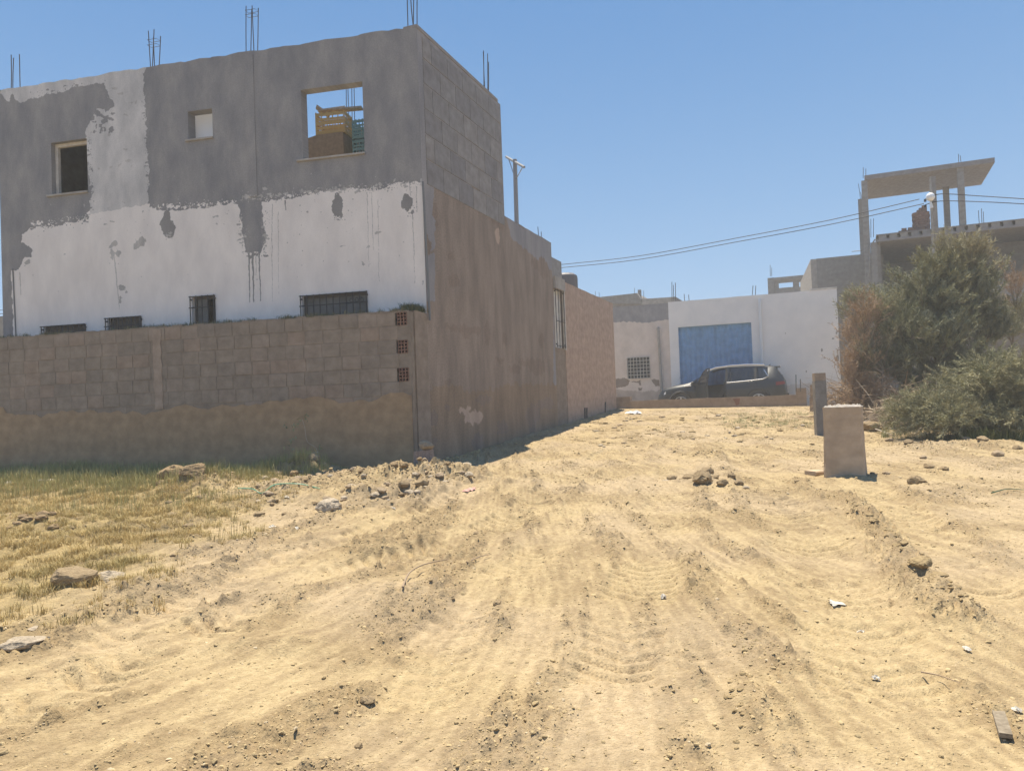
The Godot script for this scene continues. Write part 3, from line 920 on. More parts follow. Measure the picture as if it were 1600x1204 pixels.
	# barred ground-floor windows with shutters or boards behind
	for i in 4:
		var h: Array = gr[i]
		st = mb()
		box(st, front, Vector3(h[0] + 0.001, h[1], -0.13), Vector3(h[0] + 0.04, h[3] - 0.001, -0.08))
		box(st, front, Vector3(h[2] - 0.04, h[1], -0.13), Vector3(h[2] - 0.001, h[3] - 0.001, -0.08))
		box(st, front, Vector3(h[0] + 0.04, h[3] - 0.045, -0.13), Vector3(h[2] - 0.04, h[3] - 0.001, -0.08))
		var wf := part(st, "window_frame", M.dark_wood, o)
		grille(wf, front, [h[0], h[1], h[2], h[3]], [10, 4, 8, 8][i], [0.03, 0.5, 0.82, 0.985], M.iron, 0.045, [[0.78, 0.62, 0.03], [0.86, 0.62, 0.03], [0.94, 0.62, 0.03], [0.78, 0.86, 0.03], [0.86, 0.86, 0.03], [0.94, 0.86, 0.03]] if i == 0 else [])
		st = mb()
		box(st, front, Vector3(h[0] + 0.04, h[1], -0.12), Vector3(lerpf(h[0], h[2], 0.5 if i == 1 else 0.97), h[3] - 0.045, -0.105)); part(st, "shutter", M.grey_board if i < 2 else M.brown_board, wf)
	# conduit strips down the white wall
	st = mb()
	var ca := P(front, 661, 284); var cc := P(front, 671, 470)
	cyl(st, front * Vector3(ca.x, ca.y, 0.012), front * Vector3(cc.x, cc.y - 0.3, 0.012), 0.018, -1, 6); part(st, "conduit", M.pipe_grey, o)
	st = mb(); ca = P(front, 20, 420); cc = P(front, 25, 515)
	cyl(st, front * Vector3(ca.x, ca.y, 0.01), front * Vector3(cc.x, cc.y - 0.3, 0.01), 0.011, -1, 6); part(st, "conduit", M.pipe_grey, o)
	# starter bars on the roof
	rng.seed = 9
	for a in [[13, 140, 85], [22, 136, 91], [30, 133, 85], [232, 97, 48], [239, 96, 45], [240, 96, 58], [248, 99, 57], [385, 79, 8], [391, 80, 13], [394, 80, 9], [402, 80, 12], [637, 43, -14], [645, 43, -20], [646, 43, -8], [652, 43, -10]]:
		var p := P(front, a[0], a[1], -0.1); var q := P(front, a[0], a[2], -0.1)
		rebar(o, front * Vector3(p.x, top, -0.06 - rng.randf() * 0.1), front * Vector3(q.x, q.y, -0.1))
	for a in [[240, 63, 0.09], [240, 71, 0.09], [393, 17, 0.09], [393, 24, 0.09]]:
		var p := P(front, a[0], a[1], -0.1)
		tie(o, front * Vector3(p.x, p.y, -0.1), a[2], 0.05)
	for a in [[755, 122, 80], [757, 124, 82], [761, 128, 84], [762, 128, 97]]:
		var p := P(lanef, a[0], a[1], -0.1); var q := P(lanef, a[0], a[2], -0.1)
		rebar(o, lanef * Vector3(p.x, top - 0.05, -0.1), lanef * Vector3(q.x, q.y, -0.1))
	for a in [[842, 368, 354], [846, 370, 362]]:
		var p := P(lanef, a[0], a[1], -0.1); var q := P(lanef, a[0], a[2], -0.1)
		rebar(o, lanef * Vector3(p.x, p.y - 0.05, -0.1), lanef * Vector3(q.x, q.y, -0.1))
	for a in [[540, 172, 124], [544, 172, 126], [549, 172, 125], [553, 172, 127]]:
		var p := P(front, a[0], a[1], -deep + 0.1); var q := P(front, a[0], a[2] - 8, -deep + 0.1)
		rebar(o, front * Vector3(p.x, yp, -deep + 0.1), front * Vector3(q.x, q.y, -deep + 0.1))
	build_crates(fl, w3)
	build_lane_walls(s2)

# plastic crates and boards piled in the open upper room
func crate(called: String, label: String, m: Material, fr: Transform3D, size: Vector3, group := "") -> Node3D:
	var o := thing(called, label, "crate", fr.origin, group)
	o.basis = fr.basis
	var hx := size.x / 2.0; var hz := size.z / 2.0; var t := 0.012
	for sd in 4:
		var st := mb()
		var ln: float = size.x if sd % 2 == 0 else size.z
		var away: float = hz if sd % 2 == 0 else hx
		var f := fr * Transform3D(Basis(Vector3.UP, sd * PI / 2.0), Vector3.ZERO)
		for k in 5:
			var y0 := size.y * k / 5.0
			box(st, f, Vector3(-ln / 2.0 + 0.013, y0 + 0.004, away - t), Vector3(ln / 2.0 - 0.013, y0 + size.y * (0.11 if k % 2 else 0.15), away - 0.001))
		for k in 6:
			var x := lerpf(-ln / 2.0 + 0.02, ln / 2.0 - 0.02, k / 5.0)
			box(st, f, Vector3(x - 0.008, 0.001, away - t * 0.7), Vector3(x + 0.008, size.y - 0.004, away + 0.003))
		part(st, "side", m, o)
	var st2 := mb(); box(st2, fr, Vector3(-hx, -0.008, -hz), Vector3(hx, 0.0, hz)); part(st2, "bottom", m, o)
	return o

func build_crates(fl: float, w3: Array) -> void:
	var z := -1.7
	var at := func(px: float, py: float, zz: float) -> Vector3:
		var p := P(front, px, py, zz)
		return front * Vector3(p.x, p.y, zz)
	# boards and stacked brown cartons that carry the crates
	var a: Vector3 = at.call(512, 214, z); var b: Vector3 = at.call(556, 176, z)
	var loc := front.affine_inverse()
	var la: Vector3 = loc * a; var lb: Vector3 = loc * b
	var st := mb()
	slab(st, front, PackedVector2Array([Vector2(la.x - 0.42, fl + 0.005), Vector2(la.x + 0.42, fl + 0.005), Vector2(la.x + 0.40, la.y - 0.02), Vector2(la.x - 0.1, la.y - 0.02), Vector2(la.x - 0.30, la.y - 0.06), Vector2(la.x - 0.40, la.y - 0.30)]), z - 0.32, z + 0.22)
	solo(st, "brown_carton", M.carton, "torn brown carton under the yellow crate in the upper room", "carton", front * Vector3(la.x, fl, z))
	crate("plastic_crate", "yellow plastic crate seen through the large upper window", M.yellow, Transform3D(front.basis.rotated(Vector3.UP, 0.06), front * Vector3(la.x + 0.13, la.y - 0.005, z)), Vector3(0.56, 0.40, 0.38))
	for k in 5:
		crate("plastic_crate", "green plastic crate in the stack inside the large upper window", M.green, Transform3D(front.basis.rotated(Vector3.UP, rng.randfn() * 0.05), front * Vector3(lb.x + 0.17, fl + 0.015 + k * 0.362, z - 0.05)), Vector3(0.36, 0.345, 0.44), "green crates stacked upstairs")
	for a2 in [[498, 176, 540, 170, 0.12], [494, 168, 510, 182, 0.14], [520, 174, 566, 170, 0.1]]:
		st = mb()
		var p: Vector3 = at.call(a2[0], a2[1], z); var q: Vector3 = at.call(a2[2], a2[3], z - 0.1)
		var f := frame(p, q); f.origin.y = p.y
		var sl := (q.y - p.y)
		hexa(st, f, [Vector3(0, 0, -0.08), Vector3(p.distance_to(q), sl, -0.08), Vector3(p.distance_to(q), sl + 0.03, -0.08), Vector3(0, 0.03, -0.08), Vector3(0, 0, 0.08), Vector3(p.distance_to(q), sl, 0.08), Vector3(p.distance_to(q), sl + 0.03, 0.08), Vector3(0, 0.03, 0.08)])
		solo(st, "plank", M.pale_wood, "short plank lying on the pile of crates upstairs", "plank", p, "planks on the crates")

func build_lane_walls(s2: float) -> void:
	# barred window between the wing and the pink wall
	var a := P(lanef, 866, 450); var b := P(lanef, 884, 545); var top := P(lanef, 880, 439.5).y
	var sE := P(lanef, 958.5, 500).x
	var o := thing("pink_side_house", "low house with pinkish plaster side wall and tall barred window", "house", lanef * Vector3((a.x + sE) / 2.0, 0.7, -0.8))
	var hl := [s2 + 0.06, b.y, b.x - 0.10, a.y]
	var uv := [s2, 5.0, 6.0, 5.0]
	var st := mb()
	wall(st, Transform3D(lanef.basis, lanef * Vector3(0, 0, -0.01)), s2 + 0.001, b.x, 0.4, top - 0.02, 0.2, [hl], uv)
	part(st, "window_bay", M.brown_wall, o)
	st = mb()
	wall(st, lanef, b.x + 0.001, sE, 0.4, top, 0.2, [], uv, 0.012, 0.2)
	box(st, lanef, Vector3(sE - 0.2, 0.4, -3.0), Vector3(sE - 0.001, top - 0.01, -0.201))
	part(st, "side_wall", M.pink_wall, o)
	st = mb()
	box(st, lanef, Vector3(s2 + 0.06, top - 0.3, -3.0), Vector3(sE - 0.201, top - 0.12, -0.22)); part(st, "roof_slab", M.cement, o)
	st = mb()
	var lo := P(lanef, 868, 452)
	box(st, lanef, Vector3(s2 + 0.05, hl[3] + 0.001, -0.008), Vector3(b.x - 0.002, top + 0.03, 0.05)); part(st, "lintel", M.pale_cement, o)
	st = mb()
	box(st, lanef, Vector3(hl[2] + 0.001, hl[1] - 0.03, -0.008), Vector3(b.x - 0.001, hl[3] - 0.001, 0.03))
	var wf := part(st, "window_frame", M.old_white, o)
	st = mb()
	box(st, lanef, Vector3(hl[0] + 0.001, hl[1], -0.16), Vector3(hl[2] - 0.001, hl[3] - 0.001, -0.06)); part(st, "shutter", M.white_wall, wf)
	grille(wf, lanef, [hl[0], hl[1], hl[2], hl[3]], 3, [0.03, 0.45, 0.97], M.iron, 0.03)
	# drooping cable stubs near the foot of the pink wall
	for s in [[913, 637, 655], [916, 637, 656], [945, 628, 645]]:
		var p := P(lanef, s[0], s[1]); var q := P(lanef, s[0] - 1.0, s[2])
		st = mb(); cyl(st, lanef * Vector3(p.x, p.y, 0.02), lanef * Vector3(q.x, q.y - 0.1, 0.03), 0.018, 0.012, 6); part(st, "drain_spout", M.iron, o)
	# what rises behind the wall tops: a stair head and a dark water tank
	var z := -1.6
	var p0 := P(lanef, 862, 407, z); var p1 := P(lanef, 877, 409, z)
	st = mb(); box(st, lanef, Vector3(p0.x - 0.6, 1.0, z - 1.4), Vector3(p1.x, p1.y, z))
	solo(st, "stair_head", M.cement, "grey cement stair head rising behind the barred lane window", "stair head", lanef * Vector3(p0.x, 1.0, z - 0.7))
	p0 = P(lanef, 878, 428, -2.0); p1 = P(lanef, 899, 428, -2.0)
	st = mb()
	var cx := p0.x * 0.75 + p1.x * 0.25; var rr := (p1.x - p0.x) / 4.0
	var pts := []; var rad := []
	for k in [[0.0, 1.0], [0.9, 1.0], [0.95, 0.96], [1.0, 0.7]]:
		pts.append(lanef * Vector3(cx, lerpf(top - 0.12, p0.y + 0.06, k[0]), -2.0)); rad.append(rr * k[1])
	tube(st, pts, rad, 16)
	solo(st, "water_tank", M.dark_tank, "dark round water tank on the roof behind the pink wall", "tank", lanef * Vector3(cx, top - 0.12, -2.0))

func build_yard_wall() -> void:
	rng.seed = 12
	var yt := P(yard, 645, 485).y
	var o := thing("yard_wall", "long yard wall of cement-smeared hollow bricks, plastered below", "wall", yard * Vector3(YARD_LEN / 2.0, 0.5, -0.1))
	var st := mb()
	var cuts := []
	for r in [0, 2, 4]:
		var vx := YARD_LEN - 0.04 - 0.302 + 0.14; var vy: float = yt - (r + 1) * 0.207
		cuts.append([vx - 0.03, vy + 0.001, vx + 0.15, vy + 0.198])
	wall(st, Transform3D(yard.basis, yard * Vector3(0, 0, -0.006)), 0.0, YARD_LEN - 0.002, 0.2, yt - 0.012, 0.144, cuts, [0, 3, 3, 3])
	for c in cuts: box(st, yard, Vector3(c[0] - 0.03, c[1] - 0.02, -0.20), Vector3(c[2] + 0.03, c[3] - 0.02, -0.151))
	part(st, "core", M.mortar, o)
	# the end that returns along the lane to the house corner
	st = mb()
	var suv := [0.0, 7.6, 7.2, 7.2]
	wall(st, lanef, 0.146, RET - 0.001, 0.2, yt + 0.02, 0.2, [], suv, 0.02, 0.1); part(st, "return_wall", M.brown_wall, o)
	var ch := 0.207
	var meshes := []
	for v in 4:
		var s := mb()
		cbox(s, Transform3D.IDENTITY, Vector3(0.004, 0.004, -0.02), Vector3(0.298, ch - 0.005, 0.0), 0.004)
		s.generate_normals(); meshes.append(s.commit())
	var mats := [M.brick_a, M.brick_b, M.brick_c, M.brick_d]
	var count := 0
	var pill := P(yard, 246, 560).x
	for r in 7:
		var y := yt - (r + 1) * ch
		var x := YARD_LEN - (0.19 if r % 2 else 0.04)
		var k := 0
		while x > YARD_LEN - 11.6:
			x -= 0.302
			if k == 0 and r in [0, 2, 4]:
				# a brick set crosswise, its holes showing
				vent(o, Vector3(x + 0.14, y, 0.0), ch)
				x += 0.12; k += 1
				continue
			k += 1
			if count >= 290: break
			if absf(x + 0.15 - pill) < 0.2 and r > 0 and rng.randf() < 0.6: continue
			if r == 6 and rng.randf() < 0.55: continue
			var gap := 0.0 if rng.randf() < 0.75 else rng.randf_range(0.006, 0.014)
			var t := Transform3D(Basis().scaled(Vector3((0.3 - gap) / 0.302, 1, 1)), Vector3(x, y + rng.randf_range(-0.003, 0.003), rng.randf_range(-0.003, 0.004)))
			inst(meshes[rng.randi() % 4], "brick", mats[rng.randi() % 4 if rng.randf() < 0.7 else 0], o, yard * t)
			count += 1
	# plaster smeared over the lower courses, lumpy upper edge
	st = mb()
	var nz := fnoise(77, 0.9, 4, 0.6)
	var xs := 0.0
	var edge := func(x: float) -> float: return P(yard, 0, 640).y if false else yt - 6.25 * ch + nz.get_noise_1d(x) * 0.16 + (0.10 if x < YARD_LEN - 7.3 else 0.0)
	while xs < YARD_LEN - 0.03:
		var x1 := minf(xs + 0.06, YARD_LEN - 0.02)
		var a: float = edge.call(xs); var b: float = edge.call(x1)
		hexa(st, yard, [Vector3(xs, 0.2, -0.03), Vector3(x1, 0.2, -0.03), Vector3(x1, b + 0.02, -0.03), Vector3(xs, a + 0.02, -0.03), Vector3(xs, 0.2, 0.016 + nz.get_noise_1d(xs + 60.0) * 0.006), Vector3(x1, 0.2, 0.016 + nz.get_noise_1d(x1 + 60.0) * 0.006), Vector3(x1, b, 0.006), Vector3(xs, a, 0.006)])
		xs = x1
	part(st, "plaster_coat", M.low_plaster, o)
	# slurry pillar lines where posts stand inside the wall
	st = mb()
	for q in [[246, 0.07]]:
		var px: float = P(yard, q[0], 560).x
		var poly := PackedVector2Array()
		for k in 12: poly.append(Vector2(px - q[1] + nz.get_noise_1d(k * 0.5) * 0.05, lerpf(1.6, yt - 0.02, k / 11.0)))
		for k in 12: poly.append(Vector2(px + q[1] + nz.get_noise_1d(k * 0.5 + 31.0) * 0.06, lerpf(yt - 0.02, 1.6, k / 11.0)))
		slab(st, yard, poly, -0.01, 0.011)
	part(st, "slurry_strip", M.pale_cement_brown, o)
	# lumpy mortar bed along the top
	st = mb()
	xs = 0.0
	while xs < YARD_LEN - 0.02:
		var x1 := xs + rng.randf_range(0.08, 0.22)
		box(st, yard, Vector3(xs, yt - 0.02, -0.14 - rng.randf() * 0.01), Vector3(minf(x1, YARD_LEN - 0.02), yt + 0.004 + rng.randf() * 0.02, -0.004 + rng.randf() * 0.006))
		xs = x1 + 0.002
	part(st, "mortar_bed", M.mortar, o)
	# weeds growing on the wall top
	var xf := []; var cols := []
	for i in 420:
		var x := YARD_LEN - 11.0 * pow(rng.randf(), 1.2) - 0.1
		if nz.get_noise_1d(x * 1.5 + 9.0) < -0.1: continue
		xf.append(yard * Transform3D(spin(true).scaled(Vector3.ONE * rng.randf_range(0.5, 1.0)), Vector3(x, yt, -0.12 * rng.randf() - 0.02)))
		var c := Vector3(0.10, 0.12, 0.06).lerp(Vector3(0.22, 0.19, 0.11), rng.randf())
		cols.append(Color(c.x, c.y, c.z))
	for i in 90:
		var at := lanef * Vector3(0.1 + rng.randf() * 0.42, yt + 0.02, -0.05 - rng.randf() * 0.1)
		xf.append(Transform3D(spin(true).scaled(Vector3.ONE * rng.randf_range(0.8, 1.5)), at)); cols.append(Color(0.09, 0.11, 0.055))
	multi("wall_top_weeds", tuft(8, 14, 0.11, 0.9, 0.004), M.leafy, xf, cols, "dark low weeds growing along the top of the yard wall", "weeds")

func vent(o: Node3D, at: Vector3, ch: float) -> void:
	var st := mb()
	var w := 0.15; var h := ch - 0.008
	var v: Node3D = null
	# frame of a hollow brick end: bars round 3 x 4 holes
	for i in 4: box(st, yard, at + Vector3(w * i / 3.0 - (0.007 if i > 0 else 0.0), 0.002, -0.13), at + Vector3(w * i / 3.0 + (0.007 if i < 3 else 0.0), h, 0.004))
	for j in 5:
		for i in 3: box(st, yard, at + Vector3(w * i / 3.0 + 0.0072, h * j / 4.0 - (0.006 if j > 0 else -0.002), -0.13), at + Vector3(w * (i + 1) / 3.0 - 0.0072, h * j / 4.0 + (0.006 if j < 4 else 0.0), 0.003))
	v = part(st, "hollow_brick", M.red_brick, o)
	v.set_meta("label", "hollow brick set endwise with twelve square holes")

# ---------------------------------------------------------------- across the street
var street: Transform3D

func cream_texture(uvr: Array) -> ImageTexture:
	var w := 640; var h := 512
	var mk := PackedByteArray(); mk.resize(w * h); mk.fill(0)
	rng.seed = 5
	fill(mk, w, h, tp(street, [[900, 440], [900, 506], [958, 503], [985, 502], [1010, 504], [1035, 500], [1052, 497], [1052, 440]], uvr, w, h), 1, 3.0, 3)
	for a in [[[958, 592], [975, 590], [984, 594], [980, 603], [962, 606], [952, 604]], [[984, 596], [1000, 594], [1002, 601], [999, 602], [997, 597]], [[1017, 592], [1029, 592], [1031, 603], [1024, 603]], [[1051, 585], [1055, 578], [1056, 596], [1048, 600]], [[997, 605], [1003, 606], [1002, 610], [998, 610]]]: fill(mk, w, h, tp(street, a, uvr, w, h), 2, 3.0, 8)
	fill(mk, w, h, tp(street, [[900, 612], [960, 608], [1000, 611], [1052, 608], [1052, 680], [900, 680]], uvr, w, h), 3, 5.0, 9)
	return paint(mk, w, h, {0: [Color(0.80, 0.755, 0.72), Color(0.88, 0.835, 0.80), 0.05], 1: [Color(0.52, 0.52, 0.535), Color(0.66, 0.655, 0.665), 0.08], 2: [Color(0.50, 0.45, 0.42), Color(0.60, 0.545, 0.50), 0.2], 3: [Color(0.66, 0.61, 0.57), Color(0.80, 0.75, 0.71), 0.1]}, 61, 0.012)

func white_texture(uvr: Array) -> ImageTexture:
	var w := 768; var h := 512
	var mk := PackedByteArray(); mk.resize(w * h); mk.fill(0)
	rng.seed = 6
	for a in [[1284, 546, 1.6, 3], [1307, 520, 1.2, 3], [1302, 528, 1.6, 1.2], [1307, 497, 1.6, 1.0], [1228, 520, 0.8, 0.8], [1260, 580, 1.0, 2.0], [1309, 560, 3.0, 5.0], [1312, 572, 3.0, 3.0]]:
		var q := tp(street, [[a[0], a[1]], [a[0] + a[2], a[1]], [a[0], a[1] + a[3]]], uvr, w, h)
		blot(mk, w, h, q[0].x, q[0].y, absf(q[1].x - q[0].x), absf(q[2].y - q[0].y), 1, int(a[0]), 2.0)
	fill(mk, w, h, tp(street, [[1040, 612], [1120, 606], [1240, 600], [1330, 596], [1330, 680], [1040, 680]], uvr, w, h), 2, 5.0, 9)
	fill(mk, w, h, tp(street, [[1063, 585], [1066, 560], [1064, 572], [1061, 600]], uvr, w, h), 1, 3.0, 10)
	return paint(mk, w, h, {0: [Color(0.885, 0.885, 0.885), Color(0.94, 0.935, 0.93), 0.03], 1: [Color(0.60, 0.585, 0.57), Color(0.7, 0.68, 0.66), 0.1], 2: [Color(0.80, 0.78, 0.76), Color(0.90, 0.88, 0.865), 0.05]}, 63, 0.008)

func build_street() -> void:
	var a := W(1050, 618, 30.0); var b := W(1315, 608, 27.9)
	street = frame(a, b)
	var ln := Vector2(a.x - b.x, a.z - b.z).length()
	var g := 0.8
	# white workshop with the blue gate
	var top := P(street, 1180, 461).y
	var o := thing("white_workshop", "white plastered workshop with a wide blue metal gate", "building", street * Vector3(ln / 2.0, 0.86, -2.0))
	var uvr := [-0.3, 5.4, ln + 0.6, 4.6]
	var dr := hole(street, 1065, 507, 1174, 640); dr[1] = 0.86; dr[3] = P(street, 1120, 507).y
	var st := mb()
	wall(st, street, 0.0, ln, g, top, 0.25, [dr], uvr, 0.012, 0.3); part(st, "front_wall", tex_mat(white_texture(uvr)), o)
	st = mb(); box(st, street, Vector3(0.001, g, -6.0), Vector3(0.25, top - 0.01, -0.251)); part(st, "side_wall", M.white_wall, o)
	st = mb(); box(st, street, Vector3(ln - 0.25, g, -6.0), Vector3(ln - 0.001, top - 0.01, -0.251)); part(st, "side_wall", M.white_wall, o)
	st = mb(); box(st, street, Vector3(0.251, g, -6.2), Vector3(ln - 0.251, top - 0.02, -6.0)); part(st, "back_wall", M.cement, o)
	st = mb(); box(st, street, Vector3(0.252, top - 0.4, -6.0), Vector3(ln - 0.252, top - 0.2, -0.252)); part(st, "roof_slab", M.cement, o)
	st = mb(); box(st, street, Vector3(ln - 0.9, top + 0.0, -0.26), Vector3(ln + 0.01, top + 0.07, 0.02)); part(st, "coping", M.white_wall, o)
	# corrugated leaves of the gate
	for leaf in 2:
		st = mb()
		var x0: float = lerpf(dr[0] + 0.02, dr[2] - 0.02, leaf * 0.5) + (0.004 if leaf else 0.0); var x1: float = lerpf(dr[0] + 0.02, dr[2] - 0.02, 0.5 + leaf * 0.5)
		var n := 26
		for i in n:
			var xa := lerpf(x0, x1, float(i) / n); var xb := lerpf(x0, x1, float(i + 1) / n)
			var za: float = [-0.10, -0.10, -0.075, -0.075][i % 4]; var zb: float = [-0.10, -0.075, -0.075, -0.10][i % 4]
			quad(st, street * Vector3(xa, dr[1] + 0.03, za), street * Vector3(xb, dr[1] + 0.03, zb), street * Vector3(xb, dr[3] - 0.03, zb), street * Vector3(xa, dr[3] - 0.03, za), street.basis.z)
		box(st, street, Vector3(x0, dr[1] + 0.02, -0.14), Vector3(x1, dr[3] - 0.025, -0.115))
		part(st, "gate_leaf", M.blue_metal, o)
	st = mb()
	box(st, street, Vector3(dr[0] + 0.001, dr[1], -0.13), Vector3(dr[0] + 0.03, dr[3] - 0.001, -0.06))
	box(st, street, Vector3(dr[2] - 0.03, dr[1], -0.13), Vector3(dr[2] - 0.001, dr[3] - 0.001, -0.06))
	box(st, street, Vector3(dr[0] + 0.03, dr[3] - 0.04, -0.13), Vector3(dr[2] - 0.03, dr[3] - 0.001, -0.06)); part(st, "gate_frame", M.blue_metal, o)
	var p := P(street, 1187, 468); var q := P(street, 1190, 590)
	st = mb(); tube(st, [street * Vector3(p.x, p.y, -0.05), street * Vector3(p.x, p.y, 0.06), street * Vector3(p.x, p.y - 0.1, 0.07), street * Vector3(p.x, 1.0, 0.07)], [0.055], 10); part(st, "downpipe", M.white_pipe, o)
	rng.seed = 19
	for r in [[1050, 470, 440], [1053, 470, 445], [1056, 470, 441], [1070, 470, 459], [1077, 469, 460], [1175, 462, 446], [1180, 461, 446]]:
		p = P(street, r[0], r[1], -0.1); q = P(street, r[0], r[2], -0.1)
		rebar(o, street * Vector3(p.x, top - 0.03, -0.12), street * Vector3(q.x, q.y, -0.12), 0.012)
	# cream house to its left
	var c := thing("cream_house", "cream plastered house with grey cement band and white-grilled window", "house", street * Vector3(-2.2, 0.86, -2.0))
	var ct := P(street, 1045, 473).y; var left := P(street, 900, 600).x
	var uv2 := [left, 5.4, -left + 0.1, 4.6]
	var wn := hole(street, 981, 558, 1015, 590); wn[1] = P(street, 998, 591).y; wn[3] = P(street, 998, 558).y
	st = mb(); wall(st, Transform3D(street.basis, street * Vector3(0, 0, -0.05)), left, -0.001, g, ct, 0.25, [wn], uv2, 0.02, 0.3); part(st, "front_wall", tex_mat(cream_texture(uv2)), c)
	st = mb(); box(st, street, Vector3(left, g, -5.0), Vector3(-0.01, ct - 0.3, -4.8)); part(st, "back_wall", M.cement, c)
	st = mb(); box(st, street, Vector3(left, ct - 0.5, -4.8), Vector3(-0.011, ct - 0.35, -0.301)); part(st, "roof_slab", M.cement, c)
	st = mb()
	var nx := 7; var ny := 6
	for i in nx + 1: cyl(st, street * Vector3(lerpf(wn[0], wn[2], float(i) / nx), wn[1], 0.0), street * Vector3(lerpf(wn[0], wn[2], float(i) / nx), wn[3], 0.0), 0.013, -1, 5)
	for j in ny + 1: cyl(st, street * Vector3(wn[0], lerpf(wn[1], wn[3], float(j) / ny), 0.012), street * Vector3(wn[2], lerpf(wn[1], wn[3], float(j) / ny), 0.012), 0.013, -1, 5)
	var wg := part(st, "window_grille", M.old_white, c)
	st = mb(); box(st, street, Vector3(wn[0], wn[1], -0.2), Vector3(wn[2], wn[3], -0.19)); part(st, "window_pane", M.glass_dark, wg)
	p = P(street, 1028, 513)
	st = mb(); tube(st, [street * Vector3(p.x, p.y + 0.02, -0.1), street * Vector3(p.x, p.y, 0.03), street * Vector3(p.x + 0.02, p.y - 0.12, 0.04), street * Vector3(p.x + 0.06, 1.0, 0.04)], [0.05], 8); part(st, "downpipe", M.pale_cement, c)
	build_far()
	build_low_wall()

func build_far() -> void:
	rng.seed = 20
	# unfinished upper floors behind the cream house
	var f := frame(W(940, 610, 44.0), W(1052, 606, 42.5))
	var p := P(f, 940, 464); var q := P(f, 996, 458)
	var o := thing("unfinished_house", "dark unfinished roof storey with column stubs behind the cream house", "house", f * Vector3(2.0, 0.86, -2.0))
	var st := mb(); box(st, f, Vector3(p.x - 3.0, 0.9, -4.0), Vector3(P(f, 1056, 470).x, P(f, 1000, 468).y, 0.0)); part(st, "wall", M.cement, o)
	st = mb(); slab(st, f, PV(f, [[900, 467], [940, 464], [996, 458], [1000, 464], [1003, 475], [900, 475]]), -3.0, 0.1); part(st, "roof_slab", M.cement, o)
	st = mb(); slab(st, f, PV(f, [[1003, 467], [1052, 464], [1056, 470], [1052, 476], [1003, 476]]), -2.5, 0.05); part(st, "parapet", M.pale_cement, o)
	st = mb(); var a := P(f, 995, 470); var b := P(f, 999, 451); box(st, f, Vector3(a.x, a.y, -0.5), Vector3(b.x, b.y, -0.36)); part(st, "column", M.cement, o)
	for r in [[988, 448], [926, 453], [933, 455], [1003, 452]]:
		a = P(f, r[0], 462); b = P(f, r[0], r[1]); rebar(o, f * Vector3(a.x, a.y - 0.3, -0.5), f * Vector3(b.x, b.y, -0.5), 0.012)
	# bare frame with two openings against the sky
	f = frame(W(1200, 610, 52.0), W(1262, 608, 51.0))
	o = thing("bare_block_house", "grey block shell with two see-through window openings above the workshop", "house", f * Vector3(1.3, 0.86, 0.0))
	var h1 := hole(f, 1217, 440, 1239, 450); var h2 := hole(f, 1249, 439, 1262, 448)
	a = P(f, 1205, 470); b = P(f, 1275, 429)
	st = mb(); wall(st, f, a.x, b.x + 1.5, 0.9, b.y, 0.2, [h1, h2], [0, 10, 10, 10]); part(st, "wall", M.cement, o)
	st = mb(); box(st, f, Vector3(a.x - 0.15, 0.9, -1.5), Vector3(a.x + 0.25, b.y + 0.06, 0.1)); part(st, "column", M.cement, o)
	st = mb(); box(st, f, Vector3(a.x + 0.26, b.y - 0.16, -0.3), Vector3(b.x + 1.5, b.y + 0.05, 0.08)); part(st, "beam", M.cement, o)
	for r in [[1204, 414], [1206, 418]]:
		a = P(f, r[0], 430); b = P(f, r[0], r[1]); rebar(o, f * Vector3(a.x, a.y, 0.0), f * Vector3(b.x, b.y, 0.0), 0.016)
	# plain grey block building: two faces and the roof edge
	f = frame(W(1276, 608, 38.0), W(1350, 605, 37.2))
	o = thing("grey_block_building", "plain grey cement building beside the concrete frame with a flat roof", "building", f * Vector3(2.0, 0.86, -4.0))
	a = P(f, 1276, 404); b = P(f, 1362, 397)
	st = mb(); box(st, f, Vector3(a.x, 0.9, -0.25), Vector3(b.x + 0.5, a.y, 0.0)); part(st, "front_wall", M.cement, o)
	var side := (W(1258, 604, 46.0) - W(1276, 604, 38.0)); side.y = 0
	var f2 := frame(f.origin + side, f.origin)
	st = mb(); box(st, f2, Vector3(0, 0.9, -0.3), Vector3(side.length() - 0.01, a.y - 0.004, -0.01)); part(st, "side_wall", M.pale_cement, o)
	st = mb(); box(st, f, Vector3(a.x + 0.02, a.y - 0.25, -7.0), Vector3(b.x + 0.45, a.y - 0.1, -0.26)); part(st, "roof_slab", M.cement, o)
	for x in [1308, 1314, 1318]:
		var u := P(f, x, 428); var v := P(f, x, 449)
		st = mb(); box(st, f, Vector3(u.x - 0.05, v.y, 0.001), Vector3(u.x + 0.05, u.y, 0.025)); part(st, "conduit", M.cement, o)
	# house far off beyond the left end of the yard wall
	f = frame(W(-60, 650, 30.0), W(22, 650, 29.0))
	a = P(f, 0, 493); b = P(f, 30, 491)
	st = mb(); wall(st, f, -2.0, b.x + 1.0, 0.6, b.y, 3.0, [], [0, 5, 5, 5], 0.02, 0.4)
	solo(st, "neighbour_house", M.cement, "plain grey wall of a house beyond the end of the yard wall", "house", f * Vector3(0, 0.6, -1.5))
	# low block wall glimpsed behind the shrubs at the right
	f = frame(W(1470, 600, 20.5), W(1640, 594, 19.2))
	o = thing("garden_wall", "low grey block wall half hidden behind the tall tamarisk", "wall", f * Vector3(1.4, 0.9, -0.1))
	a = P(f, 1475, 514); b = P(f, 1680, 500)
	var bx := 0.0; var k := 0
	st = mb(); box(st, f, Vector3(0, 0.7, -0.18), Vector3(b.x, a.y - 0.2, -0.01)); part(st, "wall_body", M.cement, o)
